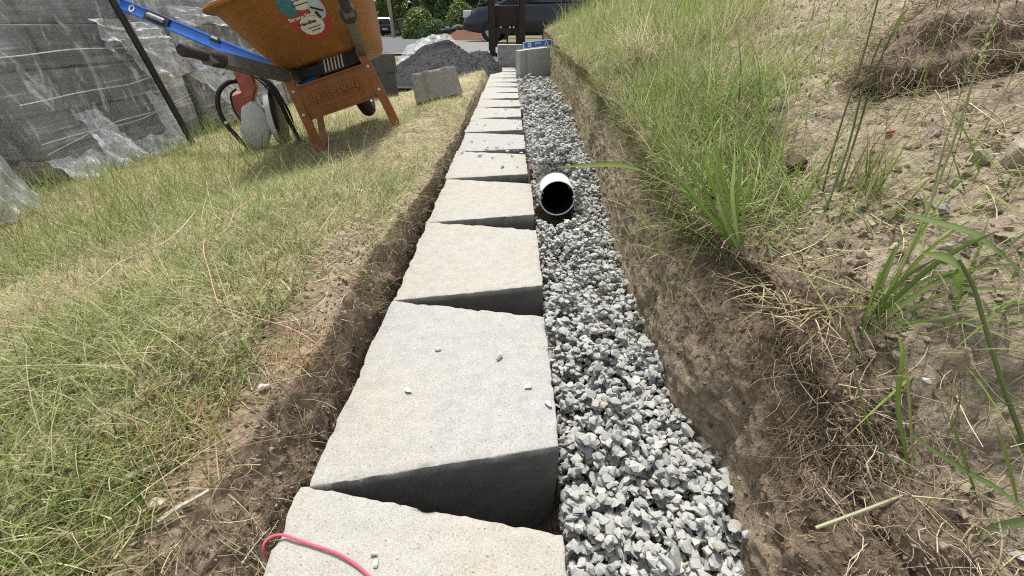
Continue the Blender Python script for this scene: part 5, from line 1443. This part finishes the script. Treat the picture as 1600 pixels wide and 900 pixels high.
def leaf_ribbon(name, pts, w, col, parent, seed, tip=.04, base=.55):
    """grass leaf with a creased midrib"""
    P = spline(pts); n = len(P); r = random.Random(seed)
    side0 = Vector((r.uniform(-.4, .4), -.75, .6 + r.uniform(-.3, .3))).normalized()
    V, Q, C = [], [], []
    for i, p in enumerate(P):
        t = i / (n - 1); d = (P[min(n - 1, i + 1)] - P[max(0, i - 1)]).normalized()
        s = d.cross(side0).normalized(); nn = s.cross(d).normalized()
        ww = w * (base + (1 - base) * min(1, t * 3)) * max(tip, min(1, (1 - t) * 2.2) ** .75) / 2
        V += [p - s * ww + nn * ww * .25, p, p + s * ww + nn * ww * .25]
        k = .88 + .24 * t
        C += [tuple(c * k for c in col), tuple(min(.8, c * 1.25) for c in col), tuple(c * k * .95 for c in col)]
        if i: a = (i - 1) * 3; Q += [(a, a + 1, a + 4, a + 3), (a + 1, a + 2, a + 5, a + 4)]
    V = [v - parent.location for v in V]
    return mesh_np(name, [tuple(v) for v in V], [np.array(Q)], M['grass'], parent, True, np.array(C))

def stem(name, pts, r0, r1, col, parent, spike=False):
    P = spline(pts); n = len(P)
    b = MB(); b.tube([p - parent.location for p in P], [r0 + (r1 - r0) * i / (n - 1) for i in range(n)], 6)
    me = b.mesh(name, True); a = me.color_attributes.new('tone', 'FLOAT_COLOR', 'POINT')
    a.data.foreach_set('color', np.tile(np.array([*col, 1], np.float32), len(me.vertices)))
    return link(name, me, M['root'], parent)

def seed_head(pts, parent, col, rr=.0035, n=34):
    P = spline(pts); V, Q, C = [], [], []
    r = random.Random(5)
    for k in range(n):
        t = k / n * (len(P) - 1.01); i = int(t); p = P[i].lerp(P[i + 1], t - i); d = (P[i + 1] - P[i]).normalized()
        a = r.uniform(0, 6.28); u = d.orthogonal().normalized(); v = d.cross(u); o = u * math.cos(a) + v * math.sin(a)
        e = (d * .8 + o * .6).normalized(); s = e.cross(d).normalized(); L = rr * 2.6 * (1.1 - .5 * k / n)
        q = p + o * rr * .4; b = len(V)
        V += [q, q + e * L * .5 + s * L * .16, q + e * L, q + e * L * .5 - s * L * .16]; Q.append((b, b + 1, b + 2, b + 3)); C += [col] * 4
    V = [tuple(v - parent.location) for v in V]
    return mesh_np('seed_head', V, [np.array(Q)], M['grass'], parent, False, np.array(C))

GC = [(.145, .225, .045), (.19, .27, .06), (.115, .18, .045), (.26, .32, .11), (.165, .235, .08)]
def plant(loc, label, name='grass_plant', cat='grass plant'):
    return empty(name, loc, 0, label, cat)
pa = plant((.323, .521, .19), 'bright green clump of broad grass at the lip of the right bank')
for k, b in enumerate(BLADES_a): leaf_ribbon('blade', b, .0042 + .0014 * (k % 3), GC[k % 4], pa, k)
pe = plant((.378, .343, .185), 'sprawling clump of long green blades flopped to the right over the sandy bank')
for k, b in enumerate(BLADES_e): leaf_ribbon('blade', b, .0032 + .001 * (k % 3), GC[(k + 2) % 5], pe, 40 + k)
leaf_ribbon('blade', STEMS['eleaf'], .007, GC[4], pe, 61); leaf_ribbon('blade', STEMS['eleaf2'], .0065, GC[3], pe, 62)
pb = plant((.357, .576, .218), 'long pale stem with one leaf reaching left over the trench')
stem('stem', STEMS['b_stem'], .0013, .0008, (.26, .27, .11), pb); leaf_ribbon('blade', STEMS['b_leaf'], .008, GC[1], pb, 71)
pc = plant((.464, .593, .26), 'trio of tall thin dark green stalks rising out of the bank')
for k in ('c1', 'c2', 'c3'): stem('stem', STEMS[k], .0015, .0010, (.085, .12, .04), pc)
leaf_ribbon('blade', STEMS['c2leaf'], .0045, GC[1], pc, 75)
pd = plant((.411, .393, .23), 'tall oat grass with pale seed heads leaning to the upper right')
stem('stem', STEMS['d1'], .0015, .0007, (.20, .22, .09), pd); stem('stem', STEMS['d2'], .0012, .0006, (.24, .25, .11), pd)
seed_head(STEMS['d1spike'], pd, (.30, .33, .15), .0027); seed_head(STEMS['d2spike'], pd, (.40, .39, .22), .0024)
pd3 = plant((.55, .70, .30), 'nodding oat spikelet on a bent pale stem in front of the root clump')
stem('stem', STEMS['d3'], .0008, .0006, (.42, .38, .22), pd3); seed_head(STEMS['d3'][1:], pd3, (.50, .46, .28), .0044, 9)
pf = plant((.476, .25, .136), 'thick green stem with folded leaves at the right edge of the bank')
stem('stem', STEMS['f'], .0023, .0016, (.15, .19, .07), pf); leaf_ribbon('blade', STEMS['fl1'], .0085, GC[3], pf, 81); leaf_ribbon('blade', STEMS['fl2'], .0075, GC[0], pf, 82)
pg = plant((.388, .238, .095), 'small plant of upright green blades on the near right bank')
for k, w in (('g1', .0042), ('g3', .0050), ('g4', .0046), ('g5', .0046), ('g6', .0046)): leaf_ribbon('blade', STEMS[k], w, GC[int(k[1]) % 5], pg, 90 + int(k[1]))
stem('stem', STEMS['g2'], .0014, .0008, (.16, .20, .07), pg)
ph = plant((.40, .25, .09), 'pale cut grass stem lying across the near right bank', 'cut_stem', 'stem')
stem('stem', STEMS['h'], .0016, .0012, (.36, .35, .22), ph)
pi_ = plant((.47, .20, .06), 'broad green leaf poking in at the lower right corner', 'grass_leaf', 'leaf')
leaf_ribbon('blade', STEMS['i'], .0095, (.22, .28, .12), pi_, 99)
# arching dry tuft and a green clump further up the bank: too fine to tell blade from blade
def tuft(x, y, n, L, w, pal, lean, curl, label, az=None, spread=.05):
    z = ground_z(x, y); c = np.array([x, y, z])
    b = c + np.stack([rng.normal(0, spread, n), rng.normal(0, spread, n), 0 * np.arange(n) - .005], -1)
    a = rng.uniform(0, 2 * np.pi, n) if az is None else rng.normal(az, .9, n)
    V, F, k = blades(b - c, rng.uniform(*L, n), rng.uniform(*w, n), a, rng.uniform(*lean, n), rng.uniform(*curl, n), 5)
    o = mesh_np('grass_tuft', V, [F], M['grass'], None, True, np.repeat(cols_mix(n, pal, .15), k, 0)); o.location = c
    return tag(o, label, 'grass tuft')
tuft(.565, 2.0, 170, (.17, .33), (.0027, .0048), [(3, (.52, .48, .30)), (2, (.42, .38, .22)), (1, (.22, .25, .1))], (.2, 1.1), (.5, 1.5), 'arching tuft of pale dry grass hanging toward the trench', R(200), .06)
tuft(.55, 1.0, 130, (.10, .22), (.0024, .0042), LUSH, (.2, 1.0), (.3, 1.1), 'green clump of meadow grass below the bare upper bank', None, .07)
tuft(.492, .558, 60, (.05, .12), (.0018, .003), DRY + LUSH[:1], (.05, .6), (.1, .6), 'wispy straw coloured tuft standing on the sandy bank', None, .02)
tuft(.345, .40, 110, (.025, .07), (.0014, .0028), DRY, (.9, 1.6), (.1, .8), 'flattened straw tuft at the lip of the near right bank', R(190), .03)
tuft(-.388, .303, 160, (.035, .075), (.0010, .0018), [(3, (.50, .33, .16)), (2, (.56, .42, .24))], (.2, 1.1), (.2, .8), 'orange brown dead tuft at the edge of the left lawn', R(70), .03)
tuft(-.316, .43, 110, (.03, .06), (.0010, .0018), [(3, (.44, .28, .14)), (2, (.56, .42, .24))], (.3, 1.3), (.2, .8), 'small rusty dead tuft beside the cut left edge', R(60), .02)

# clump of turf turned roots out, on the upper right
def sod():
    root_loc = np.array([.86, .87, .432]); n = 5000
    bm = bmesh.new(); bmesh.ops.create_icosphere(bm, subdivisions=5, radius=1)
    v = np.array([q.co[:] for q in bm.verts]); f = np.array([[q.index for q in g.verts] for g in bm.faces]); bm.free()
    r = np.array([.185, .13, .105])
    p = v * r * (1 + .34 * fbm(v * 1.7 + 4, 3) + .20 * fbm(v * 4.5, 4) + .09 * fbm(v * 14, 3))[:, None]
    p[:, 2] = np.where(p[:, 2] < 0, p[:, 2] * .75, p[:, 2])
    nn = fbm(v * 9, 3)[:, None]
    o = mesh_np('sod_clump', p, [f], M['ground'], None, True, np.array([.27, .215, .155]) * (1 + .4 * nn))
    o.location = root_loc; o.rotation_euler = (0, R(-14), R(8))
    tag(o, 'overturned clump of turf with a mat of roots hanging out', 'clump of turf')
    k = rng.choice(len(p), 9000); q = p[k]; nr = v[k] / r; nr /= np.linalg.norm(nr, axis=1, keepdims=True)
    m = 8; L = rng.uniform(.02, .09, len(k)); d = nr * .7 + rng.normal(0, .5, (len(k), 3)); d[:, 2] -= .9; d /= np.linalg.norm(d, axis=1, keepdims=True)
    P = np.zeros((len(k), m, 3)); P[:, 0] = q
    for j in range(1, m):
        d = d + rng.normal(0, .35, d.shape); d[:, 2] -= .1; d += nr * .05; d /= np.linalg.norm(d, axis=1, keepdims=True); q = q + d * (L / m)[:, None]; P[:, j] = q
    V, F, s = strands(P, rng.uniform(.0003, .0008, len(k)))
    h = mesh_np('root_mat', V, [F], M['root'], o, True, np.repeat(cols_mix(len(k), RPAL + [(4, (.46, .38, .27))], .2), s, 0)); h['kind'] = 'stuff'
sod()

# ------------------------------------------------------------------ stones and chips lying loose
def chip(name, x, y, s, col, label, cat, grp=None, z=None, seed=0, fl=.7, mat='stone'):
    v, f = rock_variants(1, 16, fl, 700 + seed)[0]
    v = v * s * np.array([1.25, .85, .62]) if z is not None else v * s
    z = ground_z(x, y) if z is None else z
    o = mesh_np(name, v, [f], M[mat], None, False, np.tile(np.array(col), (len(v), 1)))
    o.location = (x, y, z - v[:, 2].min() * .9); o.rotation_euler = (0, 0, seed * 1.3)
    tag(o, label, cat, grp)
LG = 'loose stones on the wall blocks'
BZ = .002
for k, (x, y, s, l, c) in enumerate([
    (-.125, .532, .0062, 'slim grey stone near the far edge of the second block, left of centre', (.46, .46, .43)),
    (-.021, .513, .0085, 'pointed grey stone near the far edge of the second block, right of centre', (.36, .365, .36)),
    (-.157, .439, .0062, 'flat white stone in the middle of the second block', (.50, .50, .48)),
    (.025, .447, .0066, 'pale angular stone near the right edge of the second block', (.50, .50, .47)),
    (.053, .412, .0068, 'grey stone on the very right edge of the second block', (.44, .45, .44)),
    (-.143, .212, .0045, 'upper of two small pale stones on the nearest block', (.46, .46, .43)),
    (-.139, .202, .0042, 'lower of two small pale stones on the nearest block', (.50, .50, .47))]):
    chip('stone', x, y, s, c, l, 'stone', LG, BZ, k)
SC_ = [(-.194, 2.045), (-.134, 2.072), (-.117, 1.921), (-.059, 1.945), (-.029, 1.875), (.0, 1.778), (.042, 1.83), (-.137, 1.778), (-.2, 1.875), (.02, 1.616), (-.038, 1.616), (.059, 1.747), (-.22, 1.83), (-.2, 2.464), (-.152, 2.446), (.019, 2.52), (.038, 2.598), (-.039, 2.659), (-.015, 2.019), (-.081, 1.747), (.0, 2.045), (-.051, 2.292), (-.174, 3.011), (-.043, 2.959), (-.103, 2.814), (.0, 2.814), (-.149, 3.458), (.0, 3.359), (-.07, 1.93), (-.045, 1.90), (-.02, 1.85), (.02, 1.86), (.055, 1.93), (.03, 2.36), (.05, 2.30), (.045, 2.42)]
for k, (x, y) in enumerate(SC_):
    c = [(.40, .405, .39), (.30, .31, .31), (.50, .50, .47)][k % 3]
    nth = ['first', 'second', 'third', 'fourth', 'fifth', 'sixth', 'seventh', 'eighth', 'ninth', 'tenth'][int((y + .1095) / PITCH_B)]
    chip('stone', x, y, rng.uniform(.006, .012), c, 'small grey stone among those spilled on the %s block from the front' % nth, 'stone', 'gravel spilled on the %s wall block' % nth, BZ, 20 + k)
RG = 'stones on the right bank'
chip('stone', .515, .463, .0095, (.24, .235, .23), 'rounded smooth grey pebble on the sandy right bank', 'stone', RG, None, 70, .9)
chip('stone', .61, .50, .025, (.36, .31, .24), 'large sandy lump at the right edge of the bank', 'stone', RG, None, 71, .8, 'clod')
chip('stone', .60, .535, .016, (.34, .29, .22), 'smaller sandy lump behind the large one at the right edge', 'stone', RG, None, 72, .8, 'clod')
chip('stone', .351, .346, .0095, (.42, .40, .36), 'pale angular chip on the lip of the near right bank', 'stone', RG, None, 73, .6)
chip('stone', .474, .693, .02, (.15, .115, .08), 'dark soil lump between the tall stalks and the roots', 'soil lump', RG, None, 74, .8, 'clod')
chip('stone', .412, .295, .005, (.48, .47, .45), 'small white chip on bare soil at the right', 'stone', RG, None, 75)
chip('stone', .397, .318, .009, (.27, .23, .17), 'brown soil lump beside the small white chip', 'soil lump', RG, None, 76, .7, 'clod')
chip('stone', .587, .666, .0075, (.38, .10, .05), 'red brick chip below the turf clump', 'stone', RG, None, 77, .7)
chip('stone', .288, .262, .007, (.33, .35, .37), 'single blue grey stone on the bare foot of the right bank', 'stone', RG, None, 78)
# wood chips on the left strip
def splinter(x, y, L, w, rz, col, label):
    b = MB(); n = 7; V, Q = [], []
    r = random.Random(int(L * 1e5))
    for i in range(n):
        t = i / (n - 1); ww = w * (.55 + .45 * math.sin(math.pi * min(1, t * 1.2 + .12))) * r.uniform(.85, 1.1); zc = .004 + .002 * math.sin(t * 5)
        V += [(L * (t - .5), -ww / 2, zc - .001), (L * (t - .5), ww / 2, zc - .001), (L * (t - .5), ww / 2 * .8, zc + .002), (L * (t - .5), -ww / 2 * .8, zc + .002)]
        if i:
            a = (i - 1) * 4; Q += [(a + k, a + (k + 1) % 4, a + 4 + (k + 1) % 4, a + 4 + k) for k in range(4)]
    b.add(V, quads=Q, ngons=[(0, 1, 2, 3), tuple(range((n - 1) * 4, n * 4))[::-1]])
    o = b.build('wood_splinter', simple('grey_wood', col, .9, .15, 0, .3, 200, .4), None); o.location = (x, y, ground_z(x, y) + .002); o.rotation_euler = (R(6), R(-5), rz)
    tag(o, label, 'wood chip', 'wood chips on the bare strip')
splinter(-.400, .266, .034, .010, R(40), (.33, .29, .23), 'weathered grey wood chip at the edge of the dead orange tuft')
splinter(-.335, .235, .045, .006, R(45), (.42, .37, .29), 'long pale splinter lying on the bare strip')
splinter(-.36, .235, .016, .012, R(10), (.47, .40, .29), 'short tan bark chip on the bare strip')
splinter(-.325, .385, .014, .007, R(30), (.56, .52, .46), 'small whitish chip near the rusty tuft')

# ------------------------------------------------------------------ pink mason's line
PINK = simple('pink_braid', (.62, .10, .14), .75, .2, 0, .18, 900, .4, .0006)
PINKW = simple('faded_pink_line', (.56, .27, .25), .8, .2, 0, .15, 400)
o = MB().tube(spline([(-.247, .209, -.045), (-.258, .212, -.02), (-.262, .218, .002), (-.258, .226, .006), (-.247, .229, .0055), (-.234, .226, .005), (-.209, .219, .0045), (-.187, .213, .0045), (-.167, .205, .0045), (-.143, .191, .0045), (-.118, .17, .0045), (-.07, .10, .0045)]), .0014, 8).build('string_line', PINK, None, True)
tag(o, 'bright pink string looped over the left edge of the nearest block', 'string')
pts = [(-.68, 1.03), (-.685, .96), (-.65, .87), (-.635, .805), (-.655, .795), (-.602, .713), (-.536, .629), (-.457, .525), (-.427, .51), (-.388, .499), (-.35, .487), (-.331, .482), (-.299, .469)]
o = MB().tube(spline([(x, y, ground_z(x, y) + (.03 if y > .6 else .012)) for x, y in pts] + [(-.281, .462, .062), (-.268, .461, -.0), (-.262, .462, -.05)]), .00085, 6).build('string_line', PINKW, None, True)
tag(o, 'faded pink string trailing through the left lawn into the trench', 'string')
pts = [(-.565, .975), (-.56, 1.08), (-.56, 1.26), (-.58, 1.57), (-.53, 1.78), (-.485, 2.05)]
o = MB().tube(spline([(x, y, ground_z(x, y) + .02) for x, y in pts]), .0010, 6).build('dry_stem', simple('dry_stalk', (.34, .23, .15), .8), None, True)
tag(o, 'long brownish stalk lying on the lawn before the wheelbarrow', 'stem')
pts = [(-.864, 1.06), (-.79, .90), (-.775, .82), (-.82, .79), (-.83, .749), (-.80, .67), (-.82, .62)]
o = MB().tube(spline([(x, y, ground_z(x, y) + .03) for x, y in pts]), .0009, 6).build('dry_stem', simple('pale_stalk', (.50, .44, .28), .8), None, True)
tag(o, 'long pale straw stalk lying across the green lawn', 'stem')
# tall thin grass stalks in front of the turf clump
def stalk_d(c):
    x, y, z = c.T
    return 90 * (x > .40) * (x < 1.3) * (y > .35) * (y < 2.2) * vis(c)
grass('grass', 'tall thin grass stalks scattered over the right bank', stalk_d, LUSH + GREEN[:3] + [(2, (.40, .37, .22))], (.12, .28), (.0014, .0028), (.02, .5), (.1, .7), R(20), 600, 7)

def flop_d(c):
    x, y, z = c.T
    return 11000 * np.exp(-(((x - .50) / .14) ** 2 + ((y - .42) / .09) ** 2)) * np.clip(.7 + 1.6 * fbm(c * 12 + 3, 2), 0, 2.5) * (x > lip_r(y) + .02)
grass('grass', 'long green and straw coloured blades flopped to the right over the sandy bank', flop_d, LUSH + LUSH + LUSH + DRY, (.06, .20), (.0014, .0034), (.7, 1.45), (-.2, .6), R(10), 2600, 6)

def left_lip_d(c):
    x, y, z = c.T
    n = fbm(c * np.array([9, 9, 0]) + 17, 2)
    return 6500 * np.exp(-((x - lip_l(y) + .012) / .025) ** 2) * (y > .62) * np.clip(.5 + 1.7 * n, 0, 2.2) * (y < 7) / (1 + (y / 2) ** 1.5)
grass('grass', 'dry and green grass drooping over the cut left edge of the trench', left_lip_d, DRY + DRY + GREEN, (.025, .075), (.0009, .0022), (.7, 1.6), (.3, 1.3), R(0), 9000, 4)
def right_lip_d(c):
    x, y, z = c.T
    n = fbm(c * np.array([7, 7, 0]) + 57, 2)
    return 12000 * np.exp(-((x - lip_r(y) - .05 - .03 * y) / (.045 + .03 * y)) ** 2) * smooth(.5, .66, y) * np.clip(.55 + 1.5 * n, 0, 2) * (y < 5.5) / (1 + (y / 1.5) ** 1.4)
grass('grass', 'bright green grass along the lip of the right bank leaning over the trench', right_lip_d, LUSH + LUSH + GREEN, (.05, .15), (.0013, .0034), (.2, 1.2), (.1, 1.1), R(190), 16000, 4)
